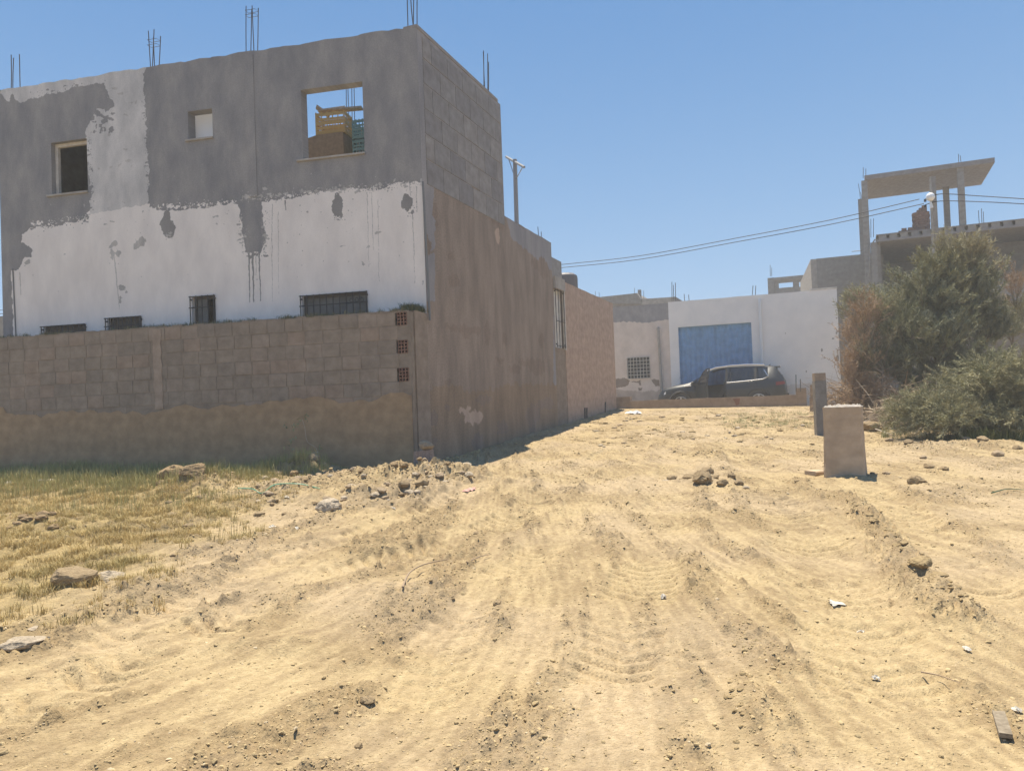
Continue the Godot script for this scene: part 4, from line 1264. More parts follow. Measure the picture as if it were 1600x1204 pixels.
	while bx < b.x - 0.2:
		st = mb(); cbox(st, f, Vector3(bx, a.y - 0.198, -0.19), Vector3(bx + 0.385, a.y + rng.randf() * 0.02, rng.randf() * 0.02), 0.008); part(st, "block", [M.pale_cement, M.cement, M.block_b][k % 3], o)
		bx += 0.4; k += 1
	concrete_frame()
	poles()

func concrete_frame() -> void:
	var f := frame(W(1350, 606, 34.0), W(1600, 597, 31.6))
	var o := thing("concrete_frame_building", "unfinished concrete building with an open rooftop slab on columns", "building", f * Vector3(4.0, 0.86, -3.0))
	var pt := P(f, 1351, 274); var pe := P(f, 1555, 253)
	var th := 0.2; var deep := 3.9
	var st := mb(); box(st, f, Vector3(pt.x, pt.y - th, -deep), Vector3(pe.x, pt.y, 0.0)); part(st, "roof_canopy", M.pink_cement, o)
	var pl := P(f, 1364, 367).y; var right := pe.x + 5.0
	# floor slab with hollow blocks showing along its edge
	st = mb(); box(st, f, Vector3(pt.x + 0.35, pl - 0.32, -7.1), Vector3(right, pl - 0.22, 0.0)); box(st, f, Vector3(pt.x + 0.35, pl - 0.04, -7.1), Vector3(right, pl, 0.0)); part(st, "floor_slab", M.pink_cement, o)
	var x := pt.x + 0.45
	while x < right - 0.5:
		st = mb(); box(st, f, Vector3(x, pl - 0.218, -0.4), Vector3(x + 0.3, pl - 0.042, -0.012 - rng.randf() * 0.02)); part(st, "filler_block", M.block_c if rng.randf() < 0.7 else M.cement, o)
		x += 0.42
	st = mb(); box(st, f, Vector3(pt.x + 0.36, pl - 0.22, -7.1), Vector3(right, pl - 0.041, -0.45)); part(st, "slab_core", M.cement, o)
	var col := func(px: float, w: float, z: float, y0: float, y1: float, m: Material) -> void:
		var s := mb(); var c := P(f, px, 330, z).x
		box(s, f, Vector3(c - w / 2.0, y0, z - w), Vector3(c + w / 2.0, y1, z)); part(s, "column", m, o)
	var under := pt.y - th
	col.call(1353, 0.24, -0.06, 0.9, under, M.cement)
	col.call(1346, 0.24, -deep + 0.3, 0.9, under, M.cement)
	col.call(1504.5, 0.24, -0.1, pl, under, M.cement)
	col.call(1480.5, 0.24, -deep + 0.5, pl, under, M.cement)
	col.call(1363, 0.24, 0.001, P(f, 1363, 450).y, pl - 0.321, M.cement)
	col.call(1365, 0.26, 0.012, 0.9, P(f, 1365, 450).y, M.old_white)
	col.call(1620, 0.24, 0.001, 0.9, pl - 0.321, M.cement)
	# back wall and floor of the shaded storey
	st = mb(); box(st, f, Vector3(pt.x + 0.3, 0.9, -7.2), Vector3(right, pl - 0.315, -7.0)); box(st, f, Vector3(right - 0.2, 0.9, -7.0), Vector3(right, pl - 0.316, -0.3)); part(st, "back_wall", M.cement, o)
	st = mb(); box(st, f, Vector3(pt.x + 0.31, 0.9, -7.0), Vector3(pt.x + 0.5, pl - 0.315, -0.26)); part(st, "side_wall", M.cement, o)
	var mid := P(f, 1500, 470).y
	st = mb(); box(st, f, Vector3(pt.x + 0.57, mid - 0.2, -6.99), Vector3(right, mid, -0.02)); part(st, "floor_slab", M.cement, o)
	st = mb(); box(st, f, Vector3(pt.x + 0.57, 0.9, -1.2), Vector3(right, mid - 0.21, -1.0)); part(st, "lower_wall", M.cement, o)
	st = mb(); box(st, f, Vector3(pt.x + 0.58, mid, -0.25), Vector3(right - 0.21, P(f, 1450, 452).y, -0.06)); part(st, "parapet", M.cement, o)
	var pc := P(f, 1545, 400).x
	st = mb(); box(st, f, Vector3(pc, mid, -4.0), Vector3(right - 0.21, pl - 0.315, -3.8)); part(st, "partition", M.cement, o)
	rng.seed = 23
	for r in [[1349, 274, 261], [1353, 273, 263], [1499, 258, 240], [1503, 258, 242], [1361, 367, 342], [1365, 366, 341], [1531, 350, 328], [1535, 350, 325], [1538, 350, 330]]:
		var a := P(f, r[0], r[1], -0.1); var b := P(f, r[0], r[2], -0.1); rebar(o, f * Vector3(a.x, (pt.y if r[1] < 300 else pl) - 0.02, -0.12), f * Vector3(b.x, b.y, -0.12), 0.012)
	for r in [[1341, 287], [1343, 300]]:
		var a := P(f, r[0], 315, -deep + 0.2); var b := P(f, r[0], r[1], -deep + 0.2); rebar(o, f * Vector3(a.x + 0.12, under, -deep + 0.2), f * Vector3(b.x, b.y, -deep + 0.2), 0.012)
	# bent bars sticking out at the first slab
	st = mb(); var e := f * Vector3(pt.x + 0.3, pl - 0.2, 0.02)
	tube(st, [e, e + f.basis.x * -0.25 + Vector3(0, -0.35, 0), e + f.basis.x * -0.3 + Vector3(0, -1.0, 0.1), e + f.basis.x * -0.35 + Vector3(0, -1.6, 0.05)], [0.03], 6); part(st, "bent_bar", M.cement, o)
	st = mb(); e = P2(f, 1331, 393); cyl(st, e, P2(f, 1348, 391), 0.015, -1, 5); part(st, "bent_bar", M.steel, o)
	# stack of red bricks built up like a chimney, with loose bricks at its foot
	var s := thing("brick_stack", "round stack of dark red bricks on the upper floor slab", "brick stack", f * Vector3(P(f, 1440, 357, -1.0).x, pl, -1.0))
	var c := P(f, 1440, 355, -1.0)
	for k in 8:
		for j in 9:
			st = mb()
			var an := TAU * j / 9.0 + (0.3 if k % 2 else 0.0)
			var fr := Transform3D(Basis(Vector3.UP, an), f * Vector3(c.x, pl + k * 0.115, -1.0))
			box(st, fr, Vector3(-0.11, 0.0, 0.21), Vector3(0.11, 0.105, 0.33 + rng.randf() * 0.01)); part(st, "brick", M.red_brick, s)
	for k in 3:
		st = mb(); var fr := Transform3D(f.basis.rotated(Vector3.UP, rng.randf()), f * Vector3(c.x - 0.05 + k * 0.1, pl + 0.92 + k * 0.001, -1.0))
		box(st, fr, Vector3(-0.11, 0, -0.05), Vector3(0.11, 0.11 + k * 0.09, 0.05)); part(st, "brick", M.red_brick, s)
	for k in 5:
		st = mb()
		var bx := P(f, 1408 + k * 5, 358, -0.4).x
		box(st, Transform3D(f.basis, f * Vector3(bx, pl, -0.4)), Vector3(-0.1, 0.001, -0.06), Vector3(0.1, 0.11 + (0.1 if k % 2 else 0.0), 0.06))
		solo(st, "loose_brick", M.red_brick, "loose red brick on the slab edge beside the brick stack", "brick", f * Vector3(bx, pl, -0.4), "loose bricks on the slab")

func P2(fr: Transform3D, px: float, py: float, off := 0.0) -> Vector3:
	var p := P(fr, px, py, off)
	return fr * Vector3(p.x, p.y, off)

func poles() -> void:
	# street lamp pole with the two cables
	var d := 24.0
	var top := W(1457, 276, d); var low := W(1466, 470, d)
	var base := Vector3(low.x, base_h(low.x, low.z), low.z)
	var o := thing("lamp_pole", "concrete lamp pole with a white round lamp before the unfinished building", "lamp pole", base)
	var st := mb()
	var fr := Transform3D(Basis(), Vector3(top.x, 0, top.z))
	hexa(st, Transform3D.IDENTITY, [base + Vector3(-0.11, -0.2, -0.11), base + Vector3(0.11, -0.2, -0.11), top + Vector3(0.065, 0, -0.065), top + Vector3(-0.065, 0, -0.065), base + Vector3(-0.11, -0.2, 0.11), base + Vector3(0.11, -0.2, 0.11), top + Vector3(0.065, 0, 0.065), top + Vector3(-0.065, 0, 0.065)])
	part(st, "post", M.cement, o)
	var lc := W(1452, 309, d) + Vector3(-0.02, 0, 0.12)
	st = mb(); cyl(st, lc + Vector3(0.1, -0.05, -0.1), lc + Vector3(0.0, 0.0, 0.0), 0.02, -1, 6); var br := part(st, "bracket", M.iron, o)
	inst(lump(5, 3, 0.0), "lamp_globe", M.white_gloss, br, Transform3D(Basis().scaled(Vector3(0.125, 0.13, 0.125)), lc))
	st = mb(); cyl(st, lc + Vector3(0, -0.16, 0), lc + Vector3(0.02, -0.34, 0), 0.03, 0.05, 8); part(st, "lamp_base", M.white_gloss, br)
	for k in 2:
		st = mb(); cyl(st, W(1446, 311 + k * 9, d), W(1446, 315 + k * 9, d), 0.035, -1, 8); part(st, "insulator", M.iron, o)
	# cables
	var lines := [[[878, 413], [1000, 399.5], [1150, 372], [1300, 343], [1437, 311]], [[878, 418], [1000, 405], [1150, 378], [1300, 350], [1444, 318]]]
	for k in 2:
		var q := []
		var far := [31.0, 29.5, 27.5, 25.7, 24.0]
		q.append(W(800, 421 + k * 5, 32.0))
		for i in 5: q.append(W(lines[k][i][0], lines[k][i][1], far[i]))
		st = mb(); tube(st, smooth(q, 5), [0.013], 5)
		solo(st, "power_cable", M.cable, ["upper", "lower"][k] + " black power cable running from behind the house to the lamp pole", "cable", q[0])
		q = [W(1446, 311 + k * 9, d), W(1470, 303 + k * 11, 23.8), W(1530, 306 + k * 9, 23.4), W(1600, 310.5 + k * 8, 22.6), W(1720, 318 + k * 8, 21.5)]
		st = mb(); tube(st, smooth(q, 5), [0.013], 5)
		solo(st, "power_cable", M.cable, ["upper", "lower"][k] + " black power cable leading from the lamp pole past the concrete building", "cable", q[0])
	for k in 2:
		st = mb(); var q := [W(-90, 488 + k * 5, 26.0), W(0, 484.5 + k * 5.5, 26.0), W(60, 483 + k * 5, 26.0)]
		tube(st, smooth(q, 4), [0.011], 5)
		solo(st, "thin_wire", M.cable, ["higher", "lower"][k] + " thin wire beyond the far end of the yard wall", "cable", q[0])
	# T-headed pole behind the wing
	d = 21.0
	top = W(804.5, 249, d); low = W(809, 480, d)
	base = Vector3(low.x, base_h(low.x, low.z), low.z)
	o = thing("utility_pole", "grey utility pole with a slanted crossarm behind the half-finished house", "utility pole", base)
	st = mb(); cyl(st, base - Vector3(0, 0.2, 0), top, 0.075, 0.055, 10); part(st, "post", M.pole_grey, o)
	var ca := W(791, 245, d + 0.9); var cc := W(819, 261, d - 0.9)
	st = mb(); tube(st, [ca, cc], [0.035], 6); var xa := part(st, "crossarm", M.pole_grey, o)
	for e in [[795, 249, d + 0.7], [816, 262, d - 0.7]]:
		st = mb(); cyl(st, W(e[0], e[1], e[2]), top - Vector3(0, 0.55, 0), 0.012, -1, 5); part(st, "brace", M.pole_grey, xa)

func smooth(q: Array, n: int) -> Array:
	var out := []
	for i in q.size() - 1:
		var a: Vector3 = q[maxi(i - 1, 0)]; var b: Vector3 = q[i]; var c: Vector3 = q[i + 1]; var d: Vector3 = q[mini(i + 2, q.size() - 1)]
		for k in n: out.append(b.cubic_interpolate(c, a, d, float(k) / n))
	out.append(q[q.size() - 1])
	return out

func build_low_wall() -> void:
	# kerb-high wall closing the lot towards the street
	var e := lanef * Vector3(P(lanef, 958.5, 500).x, 0, 0)
	var dir := street.basis.x
	var f := Transform3D(street.basis, Vector3(e.x, 0, e.z) - dir * 0.02)
	var a := P(f, 985, 625); var b := P(f, 1244, 618)
	var o := thing("low_street_wall", "knee-high cement wall between the earth lot and the parked car", "wall", f * Vector3(2.5, 1.0, -0.1))
	var st := mb()
	wall(st, f, a.x, b.x, 0.6, (a.y + b.y) / 2.0, 0.2, [], [0, 3, 3, 3], 0.015, 0.2); part(st, "wall_body", M.brown_cement, o)
	st = mb(); wall(st, Transform3D(f.basis, f * Vector3(0, 0, 0.02)), 0.0, a.x - 0.002, 0.6, P(f, 970, 620).y, 0.26, [], [0, 3, 3, 3], 0.01, 0.2); part(st, "end_pier", M.brown_cement, o)
	var c := P(f, 1246, 606); var c2 := P(f, 1260, 606)
	st = mb(); wall(st, Transform3D(f.basis, f * Vector3(0, 0, 0.02)), b.x + 0.002, c2.x, 0.6, c.y, 0.26, [], [0, 3, 3, 3], 0.01, 0.1); part(st, "end_pier", M.brown_cement, o)
	# crumbled mark in the middle
	var q := P(f, 1151, 625)
	st = mb(); slab(st, f, PackedVector2Array([Vector2(q.x - 0.11, q.y + 0.05), Vector2(q.x + 0.1, q.y + 0.05), Vector2(q.x + 0.07, q.y - 0.12), Vector2(q.x - 0.02, q.y - 0.16), Vector2(q.x - 0.05, q.y - 0.04)]), -0.01, 0.006); part(st, "broken_spot", M.red_brick, o)
	# standing blocks right of it
	for k in [[1266, 1278, 601, 642, 0.6, "dark_block_post", "dark brown block post between the low street wall and grey post"]]:
		var d := 19.5
		var p := W(k[0], k[3], d); var w: float = (k[1] - k[0]) / F * d
		var hh: float = (k[3] - k[2]) / F * d
		var fr := Transform3D(street.basis, Vector3(p.x, base_h(p.x, p.z) - 0.05, p.z))
		st = mb(); box(st, fr, Vector3(0, 0, -0.2), Vector3(w, hh * 0.62, 0)); box(st, fr, Vector3(0.02, hh * 0.62 + 0.001, -0.19), Vector3(w - 0.01, hh + 0.06, -0.01))
		solo(st, k[5], M.brown_cement, k[6], "post", fr.origin)
	for x in [[1244, 585, 606], [1251, 592, 606]]:
		var p := W(x[0], x[2], 21.3); var t := W(x[0], x[1], 21.3)
		st = mb(); cyl(st, p - Vector3(0, 0.1, 0), t, 0.012, -1, 5); part(st, "rebar", M.steel, o)

# ---------------------------------------------------------------- the car
func lerp_tab(tab: Array, x: float) -> float:
	if x <= tab[0][0]: return tab[0][1]
	for i in tab.size() - 1:
		if x <= tab[i + 1][0]:
			var t: float = (x - tab[i][0]) / (tab[i + 1][0] - tab[i][0])
			return lerpf(tab[i][1], tab[i + 1][1], t)
	return tab[tab.size() - 1][1]

func build_car() -> void:
	# nose to the left, its left side to the camera; metres: x from the nose, y up, z towards the camera
	var fr := Transform3D(street.basis, W(1027, 640, 28.2))
	fr.origin.y = 0.86
	fr.origin -= street.basis.z * 0.9
	var o := thing("parked_car", "dark grey sport utility car parked by the blue gate, front door open", "car", fr * Vector3(2.2, 0, 0))
	var top := [[0.0, 0.62], [0.04, 0.74], [0.2, 0.91], [0.6, 1.0], [1.0, 1.06], [1.18, 1.09], [1.5, 1.29], [1.85, 1.51], [2.1, 1.595], [2.5, 1.63], [3.1, 1.63], [3.6, 1.61], [4.0, 1.56], [4.12, 1.52], [4.32, 1.22], [4.4, 1.04], [4.44, 0.8], [4.46, 0.5]]
	var belt := [[0.0, 0.60], [0.04, 0.70], [0.2, 0.83], [0.6, 0.91], [1.0, 0.955], [1.2, 0.965], [2.4, 1.00], [3.4, 1.05], [3.9, 1.12], [4.12, 1.10], [4.3, 1.05], [4.4, 0.95], [4.46, 0.48]]
	var wid := [[0.0, 0.58], [0.05, 0.70], [0.2, 0.80], [0.5, 0.87], [1.0, 0.90], [3.6, 0.90], [4.1, 0.87], [4.35, 0.81], [4.46, 0.72]]
	var low := [[0.0, 0.30], [0.2, 0.22], [4.1, 0.24], [4.46, 0.40]]
	var xs := [0.0, 0.02, 0.05, 0.1, 0.2, 0.35, 0.6, 0.8, 1.0, 1.18, 1.3, 1.42, 1.6, 1.85, 2.0, 2.2, 2.42, 2.5, 2.8, 3.1, 3.4, 3.47, 3.65, 3.85, 4.0, 4.12, 4.2, 4.3, 4.36, 4.4, 4.43, 4.46]
	var rows := []
	for x in xs:
		var w := lerp_tab(wid, x); var t := lerp_tab(top, x); var bl := minf(lerp_tab(belt, x), t - 0.01); var y0 := lerp_tab(low, x)
		var cabin := clampf((t - bl - 0.08) / 0.45, 0.0, 1.0)
		var shoulder := y0 + (bl - y0) * 0.62
		rows.append([Vector3(x, y0, 0), Vector3(x, y0, w * 0.9), Vector3(x, y0 + 0.1, w * 0.99), Vector3(x, shoulder, w * 1.015), Vector3(x, bl - 0.05, w * 0.995), Vector3(x, bl, w * 0.955),
			Vector3(x, lerpf(t - 0.012, t - 0.075, cabin), lerpf(w * 0.86, w * 0.72, cabin)), Vector3(x, t - 0.012, lerpf(w * 0.55, w * 0.58, cabin)), Vector3(x, t, 0)])
	var body := mb(); body.set_smooth_group(0); var glass := mb(); var cover := mb()
	for i in xs.size() - 1:
		var x: float = (xs[i] + xs[i + 1]) / 2.0
		for side in [1.0, -1.0]:
			for k in 8:
				var is_door: bool = side > 0 and x > 1.42 and x < 2.42 and k >= 1 and k <= 5
				if is_door and k >= 2: continue
				var win := k == 5 and ((x > 1.3 and x < 2.42) or (x > 2.5 and x < 3.4) or (x > 3.47 and x < 3.85))
				var shield := k >= 6 and ((x > 1.18 and x < 1.85) or (x > 4.12 and x < 4.3))
				var a: Vector3 = rows[i][k]; var b: Vector3 = rows[i + 1][k]; var c: Vector3 = rows[i + 1][k + 1]; var d: Vector3 = rows[i][k + 1]
				var m := Vector3(1, 1, side)
				var out: Vector3 = ((a + b + c + d) / 4.0 - Vector3(clampf(x, 0.6, 3.9), 0.7, 0)) * m
				var pillar: bool = k == 5 and ((x > 2.42 and x < 2.5) or (x > 3.4 and x < 3.47))
				var st: SurfaceTool = glass if (win or shield) else (cover if k <= 1 or pillar else body)
				quad(st, fr * (a * m), fr * (b * m), fr * (c * m), fr * (d * m), fr.basis * out)
	var bd := part(body, "body", M.car_paint, o)
	part(glass, "windows", M.car_glass, o)
	part(cover, "sill_cladding", M.car_plastic, o)
	# nose and tail caps
	var st := mb()
	for e in [0, xs.size() - 1]:
		for k in 7:
			for side in [1.0, -1.0]:
				var m := Vector3(1, 1, side)
				tri(st, fr * (rows[e][0]), fr * (rows[e][k + 1] * m), fr * (rows[e][mini(k + 2, 8)] * m), fr.basis * Vector3(-1.0 if e == 0 else 1.0, 0, 0))
	part(st, "bumper_face", M.car_plastic, o)
	# inside: floor, seats, dashboard, wheel
	st = mb(); box(st, fr, Vector3(1.1, 0.3, -0.8), Vector3(4.2, 0.36, 0.8)); part(st, "cabin_floor", M.car_cloth, o)
	st = mb(); box(st, fr, Vector3(1.15, 0.5, -0.78), Vector3(1.5, 0.98, 0.78)); part(st, "dashboard", M.car_plastic, o)
	for s in [[2.05, 0.42], [2.05, -0.42], [2.95, 0.42], [2.95, -0.42]]:
		st = mb()
		box(st, fr, Vector3(s[0] - 0.3, 0.361, s[1] - 0.25), Vector3(s[0] + 0.25, 0.66, s[1] + 0.25))
		hexa(st, fr, [Vector3(s[0] + 0.15, 0.62, s[1] - 0.24), Vector3(s[0] + 0.3, 0.62, s[1] - 0.24), Vector3(s[0] + 0.48, 1.2, s[1] - 0.2), Vector3(s[0] + 0.38, 1.2, s[1] - 0.2), Vector3(s[0] + 0.15, 0.62, s[1] + 0.24), Vector3(s[0] + 0.3, 0.62, s[1] + 0.24), Vector3(s[0] + 0.48, 1.2, s[1] + 0.2), Vector3(s[0] + 0.38, 1.2, s[1] + 0.2)])
		box(st, fr, Vector3(s[0] + 0.42, 1.22, s[1] - 0.13), Vector3(s[0] + 0.52, 1.4, s[1] + 0.13))
		part(st, "seat", M.car_cloth, o)
	st = mb(); var rim := []
	for k in 13: rim.append(fr * Vector3(1.6 + sin(TAU * k / 12) * 0.06, 0.95 + cos(TAU * k / 12) * 0.18, 0.4 + sin(TAU * k / 12) * 0.17))
	tube(st, rim, [0.016], 6, false); part(st, "steering_wheel", M.car_plastic, o)
	# wheels with arches
	for wx in [0.86, 3.52]:
		for side in [1.0, -1.0]:
			var c := fr * Vector3(wx, 0.345, side * 0.80)
			var out: Vector3 = fr.basis.z * side
			st = mb(); var arch := []
			for k in 15:
				var an := PI * (k / 14.0) * 1.12 - 0.19
				arch.append(fr * Vector3(wx + cos(an) * 0.405, 0.36 + sin(an) * 0.405, side * 0.905))
			tube(st, arch, [0.035], 6); part(st, "wheel_arch", M.car_plastic, o)
			st = mb(); cyl(st, c - out * 0.12, c + out * 0.098, 0.40, -1, 28); part(st, "wheel_well", M.black, o)
			st = mb(); tube(st, [c - out * 0.1, c + out * 0.06, c + out * 0.105, c + out * 0.112], [0.34, 0.345, 0.325, 0.25], 28)
			var wh := part(st, "wheel", M.rubber, o)
			st = mb()
			for k in 5:
				var an := TAU * k / 5.0 + 0.3
				var u := fr.basis.x * cos(an) + Vector3.UP * sin(an); var v := fr.basis.x * -sin(an) + Vector3.UP * cos(an)
				var q := [c + u * 0.05 + v * 0.035 + out * 0.118, c + u * 0.05 - v * 0.035 + out * 0.118, c + u * 0.24 - v * 0.03 + out * 0.122, c + u * 0.24 + v * 0.03 + out * 0.122]
				quad(st, q[0], q[1], q[2], q[3], out)
				tube(st, [c + u * 0.04 + out * 0.115, c + u * 0.235 + out * 0.117], [0.028, 0.022], 6)
			var rg := []
			for k in 21: rg.append(c + (fr.basis.x * cos(TAU * k / 20) + Vector3.UP * sin(TAU * k / 20)) * 0.24 + out * 0.113)
			tube(st, rg, [0.018], 6, false)
			part(st, "rim", M.alloy, wh)
	# trim: roof rails, chrome line under the windows, lamps, mirror, handles, bumper
	st = mb()
	for side in [1.0, -1.0]:
		tube(st, [fr * Vector3(1.75, 1.47, 0.64 * side), fr * Vector3(2.1, 1.585, 0.63 * side), fr * Vector3(2.6, 1.63, 0.625 * side), fr * Vector3(3.2, 1.64, 0.62 * side), fr * Vector3(3.75, 1.60, 0.61 * side)], [0.022], 6)
	part(st, "roof_rail", M.chrome, o)
	st = mb(); tube(st, [fr * Vector3(2.47, 1.025, 0.905), fr * Vector3(3.0, 1.05, 0.905), fr * Vector3(3.68, 1.10, 0.885), fr * Vector3(3.86, 1.18, 0.85), fr * Vector3(3.72, 1.42, 0.70)], [0.014], 6); part(st, "window_trim", M.chrome, o)
	st = mb(); tube(st, [fr * Vector3(1.0, 0.955, 0.875), fr * Vector3(1.38, 0.985, 0.88)], [0.016], 6); part(st, "wing_trim", M.chrome, o)
	st = mb(); hexa(st, fr, [Vector3(0.08, 0.62, 0.55), Vector3(0.34, 0.70, 0.80), Vector3(0.36, 0.79, 0.78), Vector3(0.10, 0.72, 0.55), Vector3(0.03, 0.62, 0.66), Vector3(0.30, 0.70, 0.86), Vector3(0.32, 0.79, 0.84), Vector3(0.06, 0.72, 0.68)]); part(st, "headlight", M.lamp_glass, o)
	st = mb(); hexa(st, fr, [Vector3(4.10, 0.86, 0.80), Vector3(4.40, 0.90, 0.70), Vector3(4.38, 1.00, 0.69), Vector3(4.10, 0.98, 0.80), Vector3(4.10, 0.86, 0.885), Vector3(4.40, 0.90, 0.815), Vector3(4.37, 1.00, 0.81), Vector3(4.10, 0.98, 0.875)]); part(st, "tail_light", M.tail_red, o)
	st = mb(); box(st, fr, Vector3(4.05, 1.50, -0.55), Vector3(4.25, 1.53, 0.55)); part(st, "spoiler", M.car_paint, o)
	st = mb(); tube(st, [fr * Vector3(3.85, 1.54, 0.1), fr * Vector3(3.92, 1.62, 0.1)], [0.03, 0.008], 6); part(st, "aerial", M.car_plastic, o)
	st = mb(); hexa(st, fr, [Vector3(4.3, 0.36, -0.7), Vector3(4.5, 0.42, -0.6), Vector3(4.5, 0.58, -0.6), Vector3(4.3, 0.6, -0.7), Vector3(4.3, 0.36, 0.78), Vector3(4.5, 0.42, 0.66), Vector3(4.5, 0.58, 0.66), Vector3(4.3, 0.6, 0.78)]); part(st, "rear_bumper", M.car_plastic, o)
	st = mb(); box(st, fr, Vector3(3.22, 0.90, 0.905), Vector3(3.42, 0.93, 0.93)); part(st, "door_handle", M.car_paint, o)
	st = mb(); box(st, fr, Vector3(2.435, 0.35, 0.895), Vector3(2.445, 1.0, 0.9185)); box(st, fr, Vector3(3.45, 0.75, 0.90), Vector3(3.46, 1.05, 0.917)); part(st, "door_seam", M.black, o)
	# open front door, hinged at the wing
	var df := fr * Transform3D(Basis(Vector3.UP, deg_to_rad(-62.0)), Vector3(1.42, 0, 0.91))
	var door := mb()
	slab(door, df, PackedVector2Array([Vector2(0, 0.36), Vector2(0.98, 0.34), Vector2(1.0, 0.6), Vector2(1.0, 1.0), Vector2(0.0, 0.96)]), -0.04, 0.03)
	var dp := part(door, "open_door", M.car_paint, o)
	st = mb(); tube(st, [df * Vector3(0.0, 0.96, -0.01), df * Vector3(0.5, 1.42, -0.10), df * Vector3(0.7, 1.5, -0.12), df * Vector3(0.98, 1.53, -0.12), df * Vector3(1.0, 1.0, 0.0)], [0.025], 6); part(st, "door_window_frame", M.car_paint, dp)
	st = mb(); slab(st, df, PackedVector2Array([Vector2(0.03, 0.97), Vector2(0.98, 1.0), Vector2(0.96, 1.5), Vector2(0.7, 1.47), Vector2(0.5, 1.4)]), -0.055, -0.05); part(st, "door_window", M.car_glass, dp)
	st = mb(); box(st, df, Vector3(0.08, 0.95, 0.03), Vector3(0.2, 1.08, 0.22)); part(st, "wing_mirror", M.car_paint, dp)
	st = mb(); box(st, df, Vector3(0.78, 0.88, 0.03), Vector3(0.95, 0.91, 0.05)); part(st, "door_handle", M.car_paint, dp)

# ---------------------------------------------------------------- posts on the lot
func build_posts() -> void:
	rng.seed = 30
	# square concrete stub
	var b := G(1322, 750)
	var h := (750.0 - 642.0) / F * -b.z
	var w := 58.0 / F * -b.z
	var fr := Transform3D(Basis(Vector3.UP, -0.50), b + Vector3(0.1, -0.12, -w / 2.0))
	var o := thing("concrete_post_stub", "short square concrete post standing in the dirt, rough broken top", "post", b)
	var st := mb()
	var n := 10; var pts := []
	var nz := fnoise(91, 5.0, 3)
	# flared sides with slightly uneven faces
	for j in n + 1:
		var y := (h + 0.12) * j / n
		var hw := w / 2.0 * (1.06 - 0.10 * minf(1.0, float(j) / n * 1.4))
		var ring := []
		for c in [[-1, 1], [-0.9, 1.0], [0, 1], [0.9, 1.0], [1, 0.9], [1, 0], [1, -1], [-1, -1], [-1, 0], [-1, 0.9]]:
			var p := Vector3(c[0] * hw, y, c[1] * hw)
			p.x += nz.get_noise_3dv(p * 1.3) * 0.008; p.z += nz.get_noise_3dv(p * 1.3 + Vector3(9, 0, 0)) * 0.008
			ring.append(p)
		ring[0] += Vector3(0.012, 0, -0.012); ring[6] += Vector3(-0.012, 0, 0.012); ring[7] += Vector3(0.012, 0, 0.012)
		pts.append(ring)
	for j in n:
		for k in 10:
			var k2 := (k + 1) % 10
			var m: Vector3 = (pts[j][k] + pts[j + 1][k2]) / 2.0
			quad(st, fr * pts[j][k], fr * pts[j][k2], fr * pts[j + 1][k2], fr * pts[j + 1][k], fr.basis * Vector3(m.x, 0, m.z))
	part(st, "shaft", M.tan_cement, o)
	# rough cast top: a small grid of lumps
	st = mb(); st.set_smooth_group(-1)
	var g := 14; var hw := w / 2.0 * 0.975
	var at := func(i: int, j: int) -> Vector3:
		var x := lerpf(-hw, hw, float(i) / g); var z := lerpf(-hw, hw, float(j) / g)
		var edge := 0.0 if i == 0 or j == 0 or i == g or j == g else 1.0
		return Vector3(x, h + 0.115 + edge * (0.012 + 0.05 * maxf(-0.25, nz.get_noise_2d(x * 4.0, z * 4.0))), z)
	for i in g:
		for j in g: quad(st, fr * at.call(i, j), fr * at.call(i + 1, j), fr * at.call(i + 1, j + 1), fr * at.call(i, j + 1), Vector3.UP)
	part(st, "broken_top", M.pale_cement, o)
	# loose slab at its foot
	var q := G(1278, 741)
	st = mb(); var f2 := Transform3D(Basis(Vector3.UP, 0.4), q + Vector3(0, -0.01, 0)); cbox(st, f2, Vector3(-0.11, 0, -0.1), Vector3(0.1, 0.055, 0.08), 0.012)
	solo(st, "cement_slab", M.tan_cement, "small broken cement slab lying against the square concrete post", "slab", q)
	# grey post behind it, with a block on top
	b = G(1284, 679)
	var d := -b.z
	fr = Transform3D(Basis(Vector3.UP, -0.15), b + Vector3(0.0, -0.1, 0))
	w = 17.0 / F * d; h = 84.0 / F * d
	o = thing("grey_concrete_post", "slim grey concrete post with a block on top behind the square stub", "post", b)
	st = mb(); box(st, fr, Vector3(-w / 2.0, 0, -w / 2.0), Vector3(w / 2.0, h + 0.1, w / 2.0)); part(st, "shaft", M.slate_cement, o)
	st = mb(); box(st, fr, Vector3(-w * 0.48, h + 0.101, -w * 0.45), Vector3(w * 0.5, h + 0.24, w * 0.45)); part(st, "top_block", M.brown_cement, o)

# ---------------------------------------------------------------- shrubs and brush
# a feathery sprig: a stem with many thin strands
func sprig(sd: int, n: int, ln: float, strand: float, width: float, droop: float) -> ArrayMesh:
	var r := RandomNumberGenerator.new(); r.seed = sd
	var st := mb()
	for i in n:
		var t := r.randf()
		var o := Vector3(r.randfn() * 0.01, t * ln, r.randfn() * 0.01)
		var a := r.randf() * TAU
		var dir := (Vector3(cos(a), 0.9 + r.randf() * 0.6, sin(a))).normalized()
		var l := strand * r.randf_range(0.5, 1.2)
		var side := dir.cross(Vector3(r.randfn(), r.randfn(), r.randfn())).normalized() * width
		var m := o + dir * l * 0.55; var e := o + dir * l - Vector3(0, droop * l * r.randf(), 0)
		quad(st, o - side * 0.5, o + side * 0.5, m + side, m - side, side.cross(dir))
		tri(st, m - side, m + side, e, side.cross(dir))
	tube(st, [Vector3.ZERO, Vector3(0, ln, 0)], [0.004, 0.002], 3, false)
	st.generate_normals()
	return st.commit()

